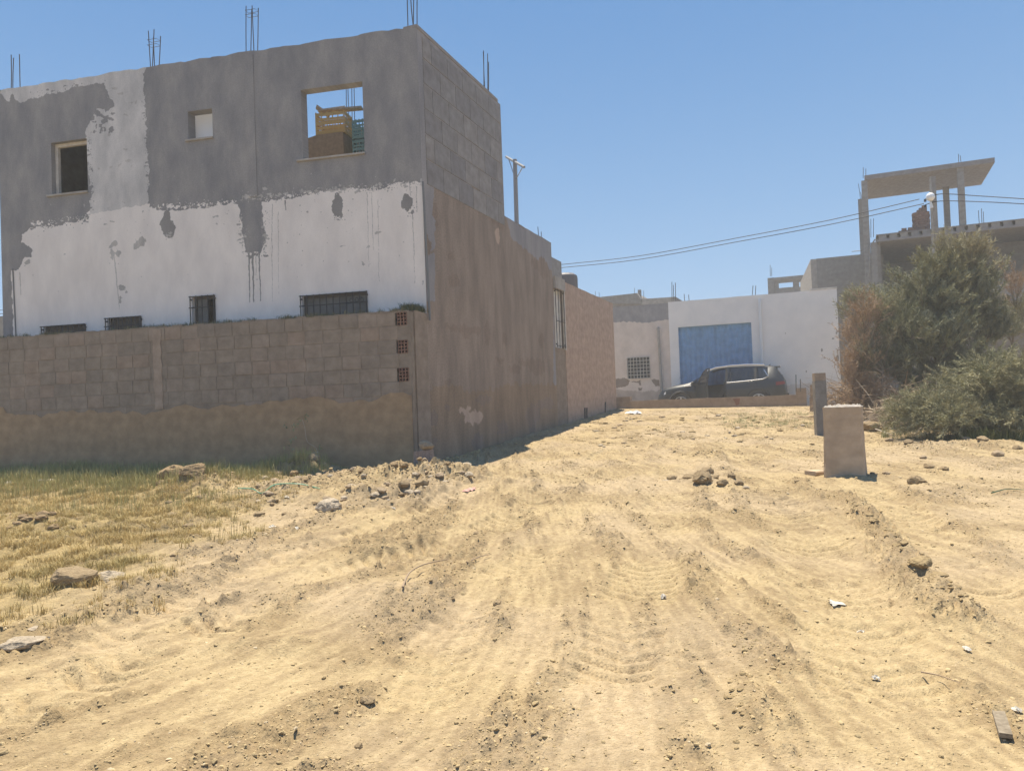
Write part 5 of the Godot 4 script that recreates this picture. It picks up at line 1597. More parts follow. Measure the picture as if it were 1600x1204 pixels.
func aim(dir: Vector3) -> Basis:
	var y := dir.normalized()
	var x := y.cross(Vector3(0.31, 0.1, 0.93)).normalized()
	return Basis(x, y, x.cross(y)) * Basis(Vector3.UP, rng.randf() * TAU)

# limbs grow from the base towards points in the crown's clumps; sprigs sit round the limb ends
func shrub(called: String, label: String, base: Vector3, clumps: Array, per: int, mesh: Mesh, tints: Array, trunk_r: float, bark: Material, scale := 1.0, up := 0.5, fork := 0.35) -> Node3D:
	var o := thing(called, label, "tree" if called.ends_with("tree") else "shrub", base)
	var tr := mb(); var lb := mb()
	var xf := []; var cols := []
	var hub := base + Vector3(0, 0.0, 0)
	for c in clumps:
		var cc: Vector3 = c[0]; var rad: Vector3 = c[1]
		var mid := base.lerp(cc, fork) + Vector3(rng.randfn() * 0.1, 0.1, rng.randfn() * 0.1)
		var end := cc - Vector3(0, rad.y * 0.3, 0)
		tube(tr, smooth([base - Vector3(0, 0.1, 0) + Vector3(rng.randfn() * 0.06, 0, rng.randfn() * 0.06), mid, end], 4), [trunk_r, trunk_r * 0.95, trunk_r * 0.9, trunk_r * 0.85, trunk_r * 0.75, trunk_r * 0.65, trunk_r * 0.55, trunk_r * 0.45, trunk_r * 0.3], 7)
		var n := int(per * (c[2] if c.size() > 2 else 1.0))
		# twigs fan out, sprigs follow the twigs
		var twigs := maxi(5, n / 16)
		for t in twigs:
			var d := Vector3(rng.randfn(), rng.randfn() + 0.25, rng.randfn()).normalized()
			var reach := pow(rng.randf(), 0.4) * (1.6 if rng.randf() < 0.3 else 1.0)
			var tip := cc + d * rad * reach
			var root := end.lerp(mid, rng.randf() * 0.35)
			var bend := root.lerp(tip, 0.55) + Vector3(0, 0.12 * rad.y, 0)
			tube(lb, [root, bend, tip], [trunk_r * 0.28, trunk_r * 0.16, 0.004], 4, false)
			for k in n / twigs:
				var f := rng.randf_range(0.35, 1.05)
				var p := root.lerp(bend, f * 2.0) if f < 0.5 else bend.lerp(tip, f * 2.0 - 1.0)
				p += Vector3(rng.randfn(), rng.randfn(), rng.randfn()) * 0.06 * scale
				var dir := (tip - root).normalized() * 0.7 + Vector3(rng.randfn() * 0.5, up + rng.randfn() * 0.3, rng.randfn() * 0.5)
				xf.append(Transform3D(aim(dir).scaled_local(Vector3.ONE * scale * rng.randf_range(0.6, 1.25)), p))
				var ta: Vector3 = tints[0]; var tb: Vector3 = tints[1]
				var tc: Vector3 = c[3] if c.size() > 3 else ta.lerp(tb, rng.randf())
				tc *= rng.randf_range(0.8, 1.2)
				cols.append(Color(tc.x, tc.y, tc.z))
	part(tr, "trunk", bark, o)
	part(lb, "twigs", bark, o)
	multi("crown", mesh, M.feather, xf, cols, "", "", o)
	return o

func brush_pile(called: String, label: String, a: Vector3, b: Vector3, n: int, h: float, depth: float, m: Material, ln := 0.9) -> void:
	var o := thing(called, label, "brush", (a + b) / 2.0)
	var st := mb()
	for i in n:
		var t := rng.randf()
		var p := a.lerp(b, t) + Vector3(0, 0, rng.randfn() * depth)
		p.y = gh(p.x, p.z) + h * pow(rng.randf(), 1.4) * (1.0 - absf(t - 0.5))
		var d := Vector3(rng.randfn(), rng.randfn() * 0.45, rng.randfn() * 0.7).normalized() * ln * rng.randf_range(0.3, 1.1)
		var r := 0.003 + 0.011 * pow(rng.randf(), 3.0)
		var k := p + d * 0.5 + Vector3(rng.randfn(), rng.randfn(), rng.randfn()) * 0.06
		var e := p + d + Vector3(0, -0.05, 0)
		k.y = maxf(k.y, gh(k.x, k.z) + 0.01); e.y = maxf(e.y, gh(e.x, e.z) + 0.01)
		tube(st, [p, k, e], [r, r * 0.8, r * 0.35], 4, false)
		if rng.randf() < 0.6: tube(st, [k, k + Vector3(rng.randfn(), rng.randfn() * 0.5 + 0.2, rng.randfn()) * 0.18], [r * 0.6, r * 0.2], 3, false)
	part(st, "twigs", m, o)

func stick(pix: Array, r: float, m: Material, called: String, label: String, lift := 0.02, group := "") -> void:
	var q := []
	for p in pix:
		var g := G(p[0], p[1])
		g.y += lift + (p[2] if p.size() > 2 else 0.0)
		q.append(g)
	var st := mb(); var s := smooth(q, 4); var rr := []
	for i in s.size(): rr.append(lerpf(r, r * 0.35, float(i) / s.size()))
	tube(st, s, rr, 6)
	solo(st, called, m, label, "branch", q[0], group)

func build_plants() -> void:
	rng.seed = 50
	var fine := sprig(1, 34, 0.22, 0.085, 0.0042, 0.2)
	var long_sprig := sprig(6, 40, 0.36, 0.10, 0.0038, 0.9)
	var dry := sprig(2, 22, 0.24, 0.075, 0.0035, 0.5)
	var green := [Vector3(0.175, 0.18, 0.105), Vector3(0.27, 0.26, 0.165)]
	var brown := Vector3(0.36, 0.25, 0.165); var olive := Vector3(0.27, 0.25, 0.14); var pale := Vector3(0.34, 0.30, 0.19)
	var S := func(px: float, py: float, d: float) -> Vector3: return W(px, py, d)
	var d := 16.5
	var b1: Vector3 = S.call(1440, 640, d); b1.y = base_h(b1.x, b1.z)
	# the tall tamarisk in the middle
	shrub("tamarisk_tree", "tall feathery grey-green tamarisk in front of the unfinished concrete building", b1, [
		[S.call(1445, 470, d), Vector3(0.62, 0.55, 0.6), 1.3], [S.call(1500, 410, d + 0.3), Vector3(0.55, 0.5, 0.5), 0.9, pale], [S.call(1525, 455, d), Vector3(0.65, 0.6, 0.6), 1.2],
		[S.call(1410, 520, d - 0.3), Vector3(0.55, 0.5, 0.5), 1.1], [S.call(1470, 540, d - 0.4), Vector3(0.7, 0.5, 0.5), 1.2], [S.call(1540, 510, d), Vector3(0.6, 0.55, 0.6), 1.1],
		[S.call(1470, 425, d), Vector3(0.45, 0.4, 0.45), 0.7, olive], [S.call(1535, 400, d + 0.2), Vector3(0.4, 0.42, 0.4), 0.5, pale], [S.call(1510, 580, d - 0.3), Vector3(0.7, 0.5, 0.5), 1.0], [S.call(1400, 575, d - 0.2), Vector3(0.5, 0.5, 0.5), 0.9], [S.call(1450, 600, d - 0.2), Vector3(0.6, 0.4, 0.5), 0.8]], 400, fine, green, 0.055, M.bark, 1.3, 0.6)
	# dry half at the left
	var b2: Vector3 = S.call(1365, 645, d - 0.5); b2.y = base_h(b2.x, b2.z)
	shrub("dry_tamarisk_tree", "half-dead brown tamarisk leaning beside the white workshop corner", b2, [
		[S.call(1352, 500, d - 0.3), Vector3(0.4, 0.4, 0.4), 0.8, brown], [S.call(1345, 555, d - 0.4), Vector3(0.35, 0.5, 0.4), 0.9, brown], [S.call(1378, 480, d - 0.2), Vector3(0.4, 0.35, 0.4), 0.7, olive],
		[S.call(1380, 560, d - 0.6), Vector3(0.45, 0.5, 0.4), 1.0, Vector3(0.21, 0.19, 0.12)], [S.call(1352, 610, d - 0.6), Vector3(0.4, 0.35, 0.4), 0.8, brown], [S.call(1330, 590, d - 0.5), Vector3(0.25, 0.35, 0.3), 0.4, brown]], 260, dry, green, 0.04, M.bark, 1.0, 0.5)
	# pale bush behind, at the right edge
	var b3: Vector3 = S.call(1590, 610, d + 1.5); b3.y = base_h(b3.x, b3.z)
	shrub("pale_shrub", "pale dry shrub behind the tall tamarisk by the grey block wall", b3, [
		[S.call(1590, 450, d + 1.5), Vector3(0.5, 0.4, 0.5), 0.7, brown], [S.call(1610, 490, d + 1.2), Vector3(0.6, 0.5, 0.5), 0.9, olive], [S.call(1570, 500, d + 1.5), Vector3(0.5, 0.4, 0.5), 0.7, pale], [S.call(1640, 450, d + 1.5), Vector3(0.6, 0.6, 0.5), 0.8, olive]], 240, dry, green, 0.035, M.bark, 1.0, 0.5)
	var b5: Vector3 = S.call(1350, 600, 24.0); b5.y = base_h(b5.x, b5.z)
	shrub("far_shrub", "dull dry shrub growing against the foot of the concrete building", b5, [[S.call(1335, 480, 24.0), Vector3(0.5, 0.6, 0.5), 0.8, olive], [S.call(1375, 470, 24.0), Vector3(0.6, 0.6, 0.5), 0.9], [S.call(1340, 530, 24.0), Vector3(0.5, 0.7, 0.5), 0.9, brown], [S.call(1400, 460, 25.0), Vector3(0.6, 0.5, 0.5), 0.8]], 200, sprig(4, 26, 0.3, 0.13, 0.006, 0.4), green, 0.05, M.bark, 1.2, 0.5)
	# felled crown lying in front
	d = 12.6
	var b4: Vector3 = S.call(1372, 600, d); b4.y = b4.y - 0.02
	var lay := []
	for c in [[1605, 615, 0.75, 0.30, 1.2], [1550, 618, 0.7, 0.24, 1.2], [1490, 634, 0.6, 0.16, 1.0], [1435, 646, 0.45, 0.10, 0.5], [1590, 650, 0.6, 0.25, 1.0], [1535, 650, 0.6, 0.22, 1.0], [1485, 658, 0.4, 0.13, 0.5], [1650, 590, 0.7, 0.32, 1.0], [1560, 580, 0.5, 0.2, 0.7]]:
		lay.append([S.call(c[0], c[1], d + rng.randfn() * 0.2), Vector3(c[2], c[3], 0.5), c[4]])
	var bb: Vector3 = S.call(1540, 660, d); bb.y = gh(bb.x, bb.z)
	shrub("felled_tamarisk_tree", "felled green tamarisk crown lying on the ground before the tall tamarisk", bb, lay, 420, long_sprig, [Vector3(0.20, 0.20, 0.11), Vector3(0.33, 0.30, 0.18)], 0.012, M.bark, 1.0, -0.05, 0.5)
	# green weeds at the right edge
	var m: StandardMaterial3D = M.leafy
	var xf := []; var cols := []
	for i in 420:
		var p := G(rng.randf_range(1505, 1640), rng.randf_range(668, 690))
		xf.append(Transform3D(spin(true).scaled(Vector3.ONE * rng.randf_range(0.6, 1.4)), p))
		var c := Vector3(0.11, 0.15, 0.04).lerp(Vector3(0.2, 0.21, 0.075), rng.randf())
		cols.append(Color(c.x, c.y, c.z))
	for i in 140:
		var p := G(rng.randf_range(1380, 1560), rng.randf_range(655, 690))
		xf.append(Transform3D(spin(true).scaled(Vector3.ONE * rng.randf_range(0.3, 0.9)), p)); cols.append(Color(0.19, 0.20, 0.08))
	multi("green_weeds", tuft(9, 18, 0.2, 0.8, 0.0045), m, xf, cols, "green weeds in front of the felled tamarisk", "weeds")
	xf = []; cols = []
	for i in 220:
		var p := G(rng.randf_range(1130, 1270), rng.randf_range(645, 668))
		xf.append(Transform3D(spin(true).scaled(Vector3.ONE * rng.randf_range(0.3, 0.7)), p)); cols.append(Color(0.22, 0.24, 0.11) if rng.randf() < 0.6 else Color(0.4, 0.34, 0.19))
	multi("sparse_weeds", tuft(10, 12, 0.14, 1.0, 0.005), m, xf, cols, "sparse dry weeds on the rubble in front of the low street wall", "weeds")
	# dead brush heaps
	brush_pile("dead_brush_heap", "tangled heap of bare brown twigs behind the concrete posts", G(1300, 655), G(1430, 662), 1100, 1.1, 0.38, M.twig, 0.85)
	brush_pile("dead_brush_heap", "low mat of dead brown branches in front of the felled tamarisk", G(1370, 667), G(1530, 668), 900, 0.6, 0.25, M.pale_twig, 0.8)
	for s in [[[1423, 640, 0.18], [1404, 632, 0.36], [1405, 655, 0.02], [1408, 668, 0.0]], [[1400, 636, 0.36], [1425, 648, 0.22], [1445, 664, 0.03]], [[1348, 668, 0.02], [1370, 674, 0.03], [1398, 684, 0.0]], [[1447, 665, 0.03], [1438, 673, 0.03], [1429, 680, 0.0]]]:
		stick(s, 0.018, M.grey_wood, "bare_branch", "bleached bare branch sticking out of the dead brush heap", 0.01, "bleached branches in the brush")
	# sticks on the earth
	stick([[325, 735], [350, 727, 0.05], [372, 731, 0.06], [400, 735, 0.02], [445, 738]], 0.013, M.grey_wood, "dry_stick", "long forked dry stick at the foot of the yard wall")
	stick([[366, 727, 0.08], [380, 734, 0.04], [396, 742]], 0.008, M.grey_wood, "dry_stick", "short dry twig crossing the long stick by the wall")
	stick([[630, 945], [640, 915, 0.02], [662, 897, 0.03], [700, 888, 0.01]], 0.007, M.twig, "dry_stick", "thin curved twig lying across the tyre tracks")
	stick([[730, 893], [750, 880, 0.01], [768, 872]], 0.006, M.twig, "dry_stick", "thin straight twig on the pale wheel track")
	stick([[1440, 1050], [1470, 1062, 0.01], [1500, 1080]], 0.004, M.twig, "dry_stick", "tiny twig on the earth near the flat plank")
	stick([[1550, 775], [1575, 772, 0.02], [1602, 768]], 0.007, M.hose, "green_hose", "thin dark green hose end lying on the dirt near the brush")
	# little sapling in front of the wall
	var base := G(497, 741)
	var o := thing("young_sapling", "spindly pale sapling with few leaves before the yard wall", "sapling", base)
	var st2 := mb(); var dd := -base.z
	tube(st2, smooth([base - Vector3(0, 0.03, 0), W(498, 722, dd), W(494, 700, dd), W(480, 690, dd), W(476, 668, dd), W(472, 655, dd)], 3), [0.007, 0.003], 5)
	tube(st2, [W(497, 706, dd), W(485, 708, dd), W(462, 706, dd)], [0.006, 0.003], 5)
	tube(st2, [base + Vector3(0.12, 0, 0.05), W(508, 732, dd), W(506, 724, dd)], [0.006, 0.003], 5)
	part(st2, "stem", M.grey_wood, o)
	for c in [[471, 658, 0.07], [462, 664, 0.05], [453, 700, 0.07], [456, 690, 0.06], [476, 652, 0.05], [449, 666, 0.03], [500, 700, 0.03]]:
		for k in 7:
			st2 = mb()
			var p: Vector3 = W(c[0], c[1], dd) + Vector3(rng.randfn(), rng.randfn(), rng.randfn()) * c[2] * 0.7
			var t := Transform3D(spin().scaled(Vector3.ONE * 0.028), p)
			slab(st2, t, PackedVector2Array([Vector2(-1, 0), Vector2(-0.3, 0.45), Vector2(0.5, 0.35), Vector2(1, 0), Vector2(0.4, -0.4), Vector2(-0.4, -0.4)]), -0.02, 0.02)
			part(st2, "leaf", M.pale_leaf, o)

# ---------------------------------------------------------------- stones and litter
func rock(px: float, py: float, wpx: float, flat: float, sd: int, m: Material, called: String, label: String, group := "", sink := 0.3, turn := -99.0) -> void:
	var p := G(px, py)
	var s := wpx / F * -p.z / 2.0
	var o := MeshInstance3D.new()
	o.mesh = lump(sd, 3 if wpx > 24 else 2, 0.35, flat, 1.15, 0.75)
	o.material_override = m
	o.name = numbered(called)
	add_child(o)
	o.transform = Transform3D(Basis(Vector3.UP, rng.randf() * TAU if turn < -9.0 else turn).scaled(Vector3.ONE * s), p + Vector3(0, s * flat * (0.8 - sink), 0))
	tag(o, label, "stone" if called != "clod" else "clod", group)

func build_stones() -> void:
	rng.seed = 61
	rock(113, 925, 66, 0.5, 1, M.earth_stone, "boulder", "long brown boulder half buried in the dry grass edge", "", 0.35, 0.1)
	rock(164, 915, 48, 0.5, 2, M.pale_stone, "boulder", "pale grey boulder lying against the long brown one", "", 0.3, 0.5)
	rock(38, 1016, 58, 0.32, 3, M.pale_stone, "flat_stone", "flat pale stone between the dry grass and the tyre tracks", "", 0.2, 0.3)
	rock(56, 990, 20, 0.4, 4, M.pale_stone, "stone", "small pale stone beside the flat pale stone by the grass")
	rock(512, 802, 38, 0.75, 5, M.white_stone, "rubble_stone", "largest whitish rubble stone beside the tyre track, before the yard wall")
	rock(1097, 760, 32, 0.75, 6, M.earth_stone, "stone", "round brown stone in the small stone heap on the lane")
	for a in [[1078, 748, 24], [1130, 762, 18], [1155, 760, 16], [1050, 748, 14], [1066, 752, 13], [1105, 742, 20], [1118, 752, 12], [1143, 755, 14], [1040, 752, 10], [1166, 764, 10]]:
		rock(a[0], a[1], a[2], 0.7, int(a[0]), M.earth_stone if rng.randf() < 0.7 else M.pale_stone, "stone", "fist-sized stone in the small stone heap on the lane", "stones heaped on the lane")
	for a in [[277, 757, 60], [305, 768, 44], [252, 768, 20]]:
		rock(a[0], a[1], a[2], 0.6, int(a[0]), M.dark_clod, "clod", "big dark earth clod on the grass by the dirt heap", "big clods on the grass edge")
	for a in [[268, 808, 16], [296, 826, 20], [310, 785, 14], [405, 806, 18], [270, 875, 10], [210, 875, 10], [263, 790, 12], [430, 792, 12], [447, 806, 14]]:
		rock(a[0], a[1], a[2], 0.65, int(a[0] + 1), M.earth_stone, "stone", "loose brown stone scattered on the dry grass edge", "stones on the grass edge")
	for a in [[633, 779, 20], [660, 777, 24], [706, 782, 16], [832, 790, 14], [707, 943, 12], [776, 949, 16], [744, 834, 10], [575, 1103, 22], [560, 1168, 14]]:
		rock(a[0], a[1], a[2], 0.7, int(a[0] + 2), M.earth_stone, "stone", "loose brown stone beside the wheel tracks", "stones beside the wheel tracks")
	for a in [[470, 733, 26], [490, 742, 18], [455, 742, 20], [610, 741, 18], [640, 739, 12]]:
		rock(a[0], a[1], a[2], 0.75, int(a[0] + 3), M.rubble, "rubble_stone", "rubble stone on the dirt heap against the yard wall", "rubble on the dirt heap")
	for i in 110:
		var px := rng.randf_range(390, 740); var py := 744.0 + 52.0 * pow(rng.randf(), 1.3)
		if px + (py - 744.0) * 3.2 > 790.0: continue
		rock(px, py, rng.randf_range(7, 17), 0.65, 300 + i, [M.rubble, M.rubble, M.dark_clod, M.pale_stone][i % 4], "clod", ["sandy lump", "sandy lump", "dark earth lump", "pale stone"][i % 4] + " in the churned strip of rubble before the yard wall", "lumps in the rubble strip", 0.35)
	for i in 26:
		rock(rng.randf_range(5, 90), rng.randf_range(806, 835), rng.randf_range(8, 20), 0.55, 440 + i, M.dark_clod, "clod", "dark clod in the patch of turned earth on the grass", "clods on the grass patch", 0.3)
	for i in 34:
		var t := rng.randf()
		rock(lerpf(1335, 1500, t) + rng.randfn() * 7.0, lerpf(790, 965, t) + rng.randfn() * 7.0, rng.randf_range(6, 14), 0.55, 500 + i, M.soil_clod, "clod", "clod on the crumbly ridge leading from the concrete post stub", "clods on the crumbly ridge", 0.35)
	rock(1441, 924, 36, 0.5, 21, M.soil_clod, "clod", "biggest clod on the crumbly ridge leading from the concrete post stub")
	rock(1468, 932, 28, 0.35, 22, M.soil_clod, "clod", "flat clod beside the biggest clod on the crumbly ridge")
	for i in 30:
		rock(1165 + rng.randfn() * 16.0, 1110 + rng.randfn() * 32.0, rng.randf_range(5, 11), 0.5, 560 + i, M.soil_clod, "clod", "crumbly clod in the broken patch of the middle track", "clods in the middle track", 0.4)
	rock(1432, 757, 26, 0.6, 23, M.earth_stone, "stone", "brown stone alone on the dirt beyond the concrete post stub")
	rock(1363, 672, 34, 0.55, 24, M.earth_stone, "boulder", "rounded tan boulder beside the dead brush heap")
	rock(1504, 680, 26, 0.5, 25, M.earth_stone, "boulder", "rounded tan boulder in front of the felled tamarisk")
	for a in [[1537, 700, 18], [1510, 692, 16], [1475, 735, 14], [1390, 690, 12], [1452, 732, 16], [1560, 715, 20], [1420, 700, 14], [1365, 745, 9], [1385, 742, 10], [1590, 705, 14], [1443, 718, 12], [1245, 756, 8]]:
		rock(a[0], a[1], a[2], 0.6, int(a[0] + 5), M.earth_stone if rng.randf() < 0.6 else M.rubble, "stone", "loose stone on the rough dirt in front of the brush", "stones before the brush")
	for i in 60:
		rock(rng.randf_range(930, 1270), rng.randf_range(648, 700), rng.randf_range(5, 10), 0.42, 640 + i, [M.rubble, M.soil_clod, M.soil_clod, M.pale_stone][i % 4], "stone", ["sandy pebble", "yellowish clod", "yellowish clod", "pale stone"][i % 4] + " strewn over the far end of the dirt lane", "stones on the far lane")
	for a in [[1095, 583, 0]]: pass
	# litter
	var scraps := [[1309, 944, 26, "crumpled white paper scrap on the pale wheel track"], [1345, 976, 12, "small white paper scrap next to the crumpled one"], [1369, 1056, 14, "white scrap beside a pale dusty spot on a wheel track"], [1512, 1019, 14, "flat white scrap on the dirt beyond the crumbly ridge"], [1037, 932, 9, "tiny white curl of paper on the middle of the lot"], [1590, 1116, 16, "pale scrap lying close to the flat plank"]]
	for s in scraps: scrap(s[0], s[1], s[2], M.paper, "paper_scrap", s[3])
	scrap(990, 647, 26, M.white_gloss, "plastic_sheet", "white plastic sheet lying by the low street wall", 0.1)
	scrap(266, 741, 44, M.grey_sheet, "grey_sheet", "bluish grey plastic sheet at the foot of the yard wall", 0.07)
	scrap(12, 758, 12, M.paper, "paper_scrap", "small white scrap in the grass before the yard wall", 0.05)
	scrap(72, 754, 24, M.paper, "paper_scrap", "long pale scrap lying in the grass before the yard wall", 0.05)
	for s in [[402, 783, 12], [448, 790, 8], [460, 830, 12], [425, 824, 12], [590, 786, 12], [545, 800, 8], [660, 765, 8], [615, 800, 7]]: scrap(s[0], s[1], s[2], M.paper, "paper_scrap", "white plastic shred among the rubble before the yard wall", 0.02, "white shreds in the rubble")
	scrap(733, 771, 22, M.pink_paper, "paper_scrap", "faded pink paper scrap beside a wheel track")
	var tape := mb(); var q := []
	for p in [[372, 778, 0.02], [395, 779, 0.05], [410, 786, 0.03], [430, 778, 0.05], [470, 772, 0.04], [500, 775, 0.03]]:
		var g := G(p[0], p[1]); q.append(g + Vector3(0, p[2], 0))
	tube(tape, smooth(q, 4), [0.007], 5); solo(tape, "green_strip", M.green_plastic, "thin green plastic strip winding over the rubble", "strip", q[0])
	# flat plank at the right
	var a := G(1560, 1122); var b := G(1572, 1163)
	var f := frame(a, b); var st := mb(); f.origin.y = (a.y + b.y) / 2.0 - 0.004
	box(st, f, Vector3(0, -0.005, -0.022), Vector3(a.distance_to(b) + 0.02, 0.012, 0.022))
	solo(st, "flat_plank", M.old_plank, "short weathered plank lying flat on the bare dirt", "plank", a)
	# broken stone leaning in the shade at the wall corner, with a block and shards
	var c := G(664, 745); var d := -c.z - 0.02
	c = W(664, 738, d); c.y = base_h(c.x, c.z)
	var o := thing("marker_stone", "pinkish upright stone block with a rounded cap at the wall corner", "stone block", c)
	var fr := Transform3D(yard.basis, c - Vector3(0, 0.05, 0))
	st = mb(); hexa(st, fr, [Vector3(-0.13, 0, -0.1), Vector3(0.13, 0, -0.1), Vector3(0.10, 0.42, -0.09), Vector3(-0.13, 0.40, -0.09), Vector3(-0.14, 0, 0.06), Vector3(0.13, 0, 0.06), Vector3(0.10, 0.42, 0.05), Vector3(-0.135, 0.40, 0.05)]); part(st, "block", M.pink_stone, o)
	inst(lump(71, 2, 0.25, 0.8, 1.1, 0.5), "cap_stone", M.rubble, o, Transform3D(Basis().scaled(Vector3.ONE * 0.1), fr * Vector3(0.02, 0.47, -0.02)))
	for e in [[690, 732, 0.1], [683, 732, 0.06]]:
		var p := W(e[0], e[1], d); p.y = base_h(p.x, p.z)
		st = mb(); slab(st, Transform3D(yard.basis.rotated(Vector3.UP, 0.3), p), PackedVector2Array([Vector2(-e[2] * 0.6, -0.05), Vector2(e[2] * 0.6, -0.05), Vector2(e[2] * 0.6, e[2] * 1.6), Vector2(e[2] * 0.4, e[2] * 0.9), Vector2(-e[2] * 0.6, e[2] * 0.7)]), -0.02, 0.01)
		solo(st, "tile_shard", M.rubble, "pale broken tile shard stuck in the earth at the wall corner", "shard", p, "tile shards at the wall corner")

func scrap(px: float, py: float, wpx: float, m: Material, called: String, label: String, high := 0.02, group := "") -> void:
	var p := G(px, py); var s := wpx / F * -p.z / 2.0
	var st := mb()
	var nz := fnoise(int(px), 1.3, 3)
	var n := 6
	var at := func(i: int, j: int) -> Vector3:
		var x := (float(i) / n - 0.5) * 2.0; var z := (float(j) / n - 0.5) * 2.0
		var r := 1.0 + 0.35 * nz.get_noise_2d(x * 2.0, z * 2.0)
		var wx := x * sqrt(1.0 - z * z / 2.0) * s * r; var wz := z * sqrt(1.0 - x * x / 2.0) * s * 0.75 * r
		return Vector3(p.x + wx, gh(p.x + wx, p.z + wz) + 0.006 + high * maxf(0.0, 0.5 + nz.get_noise_2d(x * 1.5 + 9.0, z * 1.5)) * (1.0 - 0.7 * (x * x + z * z) / 2.0), p.z + wz)
	for i in n:
		for j in n:
			quad(st, at.call(i, j), at.call(i + 1, j), at.call(i + 1, j + 1), at.call(i, j + 1), Vector3.UP)
	solo(st, called, m, label, "litter", p, group)

# ---------------------------------------------------------------- materials
func materials() -> void:
	T.soil = tint_tex(1024, 0.02, 6, 1, Color(0.80, 0.78, 0.75), Color(1, 1, 1))
	T.soil_h = ImageTexture.create_from_image(noise_img(1024, 0.06, 5, 2))
	T.plaster = tint_tex(512, 0.012, 5, 3, Color(0.78, 0.77, 0.76), Color(1, 1, 1))
	T.plaster_h = ImageTexture.create_from_image(noise_img(512, 0.05, 5, 4))
	T.stone = tint_tex(256, 0.03, 5, 5, Color(0.72, 0.70, 0.68), Color(1, 1, 1))
	T.stone_h = ImageTexture.create_from_image(noise_img(256, 0.05, 5, 6))
	var c := func(r: float, g: float, b: float) -> StandardMaterial3D: return tri_mat(lin(minf(r * 1.15, 0.82), minf(g * 1.09, 0.81), minf(b * 1.0, 0.79)), T.plaster, 0.6, 0.92, T.plaster_h, 0.5)
	M.cement = c.call(0.30, 0.295, 0.295); M.pale_cement = c.call(0.42, 0.405, 0.39)
	M.pale_cement_brown = c.call(0.38, 0.31, 0.26); M.brown_cement = c.call(0.37, 0.30, 0.245); M.tan_cement = c.call(0.50, 0.405, 0.31); M.slate_cement = c.call(0.24, 0.235, 0.235)
	M.pink_cement = c.call(0.26, 0.255, 0.275); M.brown_wall = c.call(0.30, 0.25, 0.21); M.pink_wall = c.call(0.50, 0.38, 0.315)
	M.block_a = c.call(0.28, 0.28, 0.295); M.block_b = c.call(0.31, 0.305, 0.315); M.block_c = c.call(0.26, 0.26, 0.28)
	M.brick_a = c.call(0.30, 0.255, 0.215); M.brick_b = c.call(0.325, 0.272, 0.23); M.brick_c = c.call(0.275, 0.236, 0.202); M.brick_d = c.call(0.325, 0.26, 0.213)
	M.mortar = c.call(0.27, 0.228, 0.19); M.low_plaster = c.call(0.395, 0.285, 0.18)
	M.white_wall = c.call(0.72, 0.715, 0.71); M.old_white = c.call(0.62, 0.61, 0.595)
	M.white_sheet = mat(lin(0.75, 0.75, 0.75), 0.7); M.white_sheet.backlight_enabled = true; M.white_sheet.backlight = Color(0.75, 0.76, 0.78)
	M.red_brick = c.call(0.27, 0.15, 0.115)
	M.steel = mat(lin(0.10, 0.09, 0.085), 0.6, 0.3); M.iron = mat(lin(0.05, 0.048, 0.046), 0.6, 0.2); M.black = mat(lin(0.012, 0.012, 0.012), 0.9)
	M.dark_wood = mat(lin(0.09, 0.08, 0.07), 0.8); M.grey_board = tri_mat(lin(0.22, 0.22, 0.21), T.plaster, 0.8, 0.8); M.brown_board = tri_mat(lin(0.15, 0.125, 0.10), T.plaster, 0.8, 0.8)
	M.pipe_grey = mat(lin(0.17, 0.17, 0.17), 0.6); M.white_pipe = mat(lin(0.72, 0.72, 0.72), 0.5); M.pole_grey = mat(lin(0.24, 0.235, 0.235), 0.8)
	M.carton = tri_mat(lin(0.34, 0.24, 0.15), T.plaster, 1.5, 0.9); M.yellow = mat(lin(0.52, 0.34, 0.11), 0.6); M.green = mat(lin(0.12, 0.22, 0.21), 0.6); M.pale_wood = tri_mat(lin(0.5, 0.42, 0.32), T.stone, 2.0, 0.9)
	M.dark_tank = mat(lin(0.12, 0.11, 0.115), 0.6); M.blue_metal = tri_mat(lin(0.19, 0.39, 0.66), T.plaster, 0.4, 0.45)
	M.glass_dark = mat(lin(0.05, 0.055, 0.06), 0.15); M.cable = mat(lin(0.02, 0.02, 0.022), 0.7)
	M.white_gloss = mat(lin(0.82, 0.82, 0.81), 0.3); M.paper = mat(lin(0.64, 0.59, 0.50), 0.8); M.pink_paper = mat(lin(0.6, 0.34, 0.28), 0.8); M.grey_sheet = mat(lin(0.36, 0.38, 0.42), 0.4); M.green_plastic = mat(lin(0.10, 0.30, 0.20), 0.4); M.hose = mat(lin(0.06, 0.11, 0.05), 0.5)
	M.car_paint = mat(lin(0.016, 0.018, 0.02), 0.4, 0.0); M.car_paint.clearcoat_enabled = true; M.car_paint.clearcoat = 0.35; M.car_paint.clearcoat_roughness = 0.15
	M.car_plastic = mat(lin(0.028, 0.028, 0.03), 0.7); M.car_cloth = mat(lin(0.03, 0.03, 0.032), 0.95); M.rubber = mat(lin(0.022, 0.022, 0.022), 0.9); M.alloy = mat(lin(0.5, 0.5, 0.5), 0.35, 0.7); M.chrome = mat(lin(0.75, 0.75, 0.76), 0.2, 0.8)
	M.car_glass = mat(Color(0.12, 0.14, 0.16, 0.55), 0.04); M.car_glass.transparency = BaseMaterial3D.TRANSPARENCY_ALPHA
	M.lamp_glass = mat(lin(0.7, 0.7, 0.7), 0.15); M.tail_red = mat(lin(0.22, 0.03, 0.03), 0.25)
	var s := func(r: float, g: float, b: float) -> StandardMaterial3D:
		var m := tri_mat(lin(r, g, b), T.stone, 4.0, 0.95, T.stone_h, 0.8)
		return m
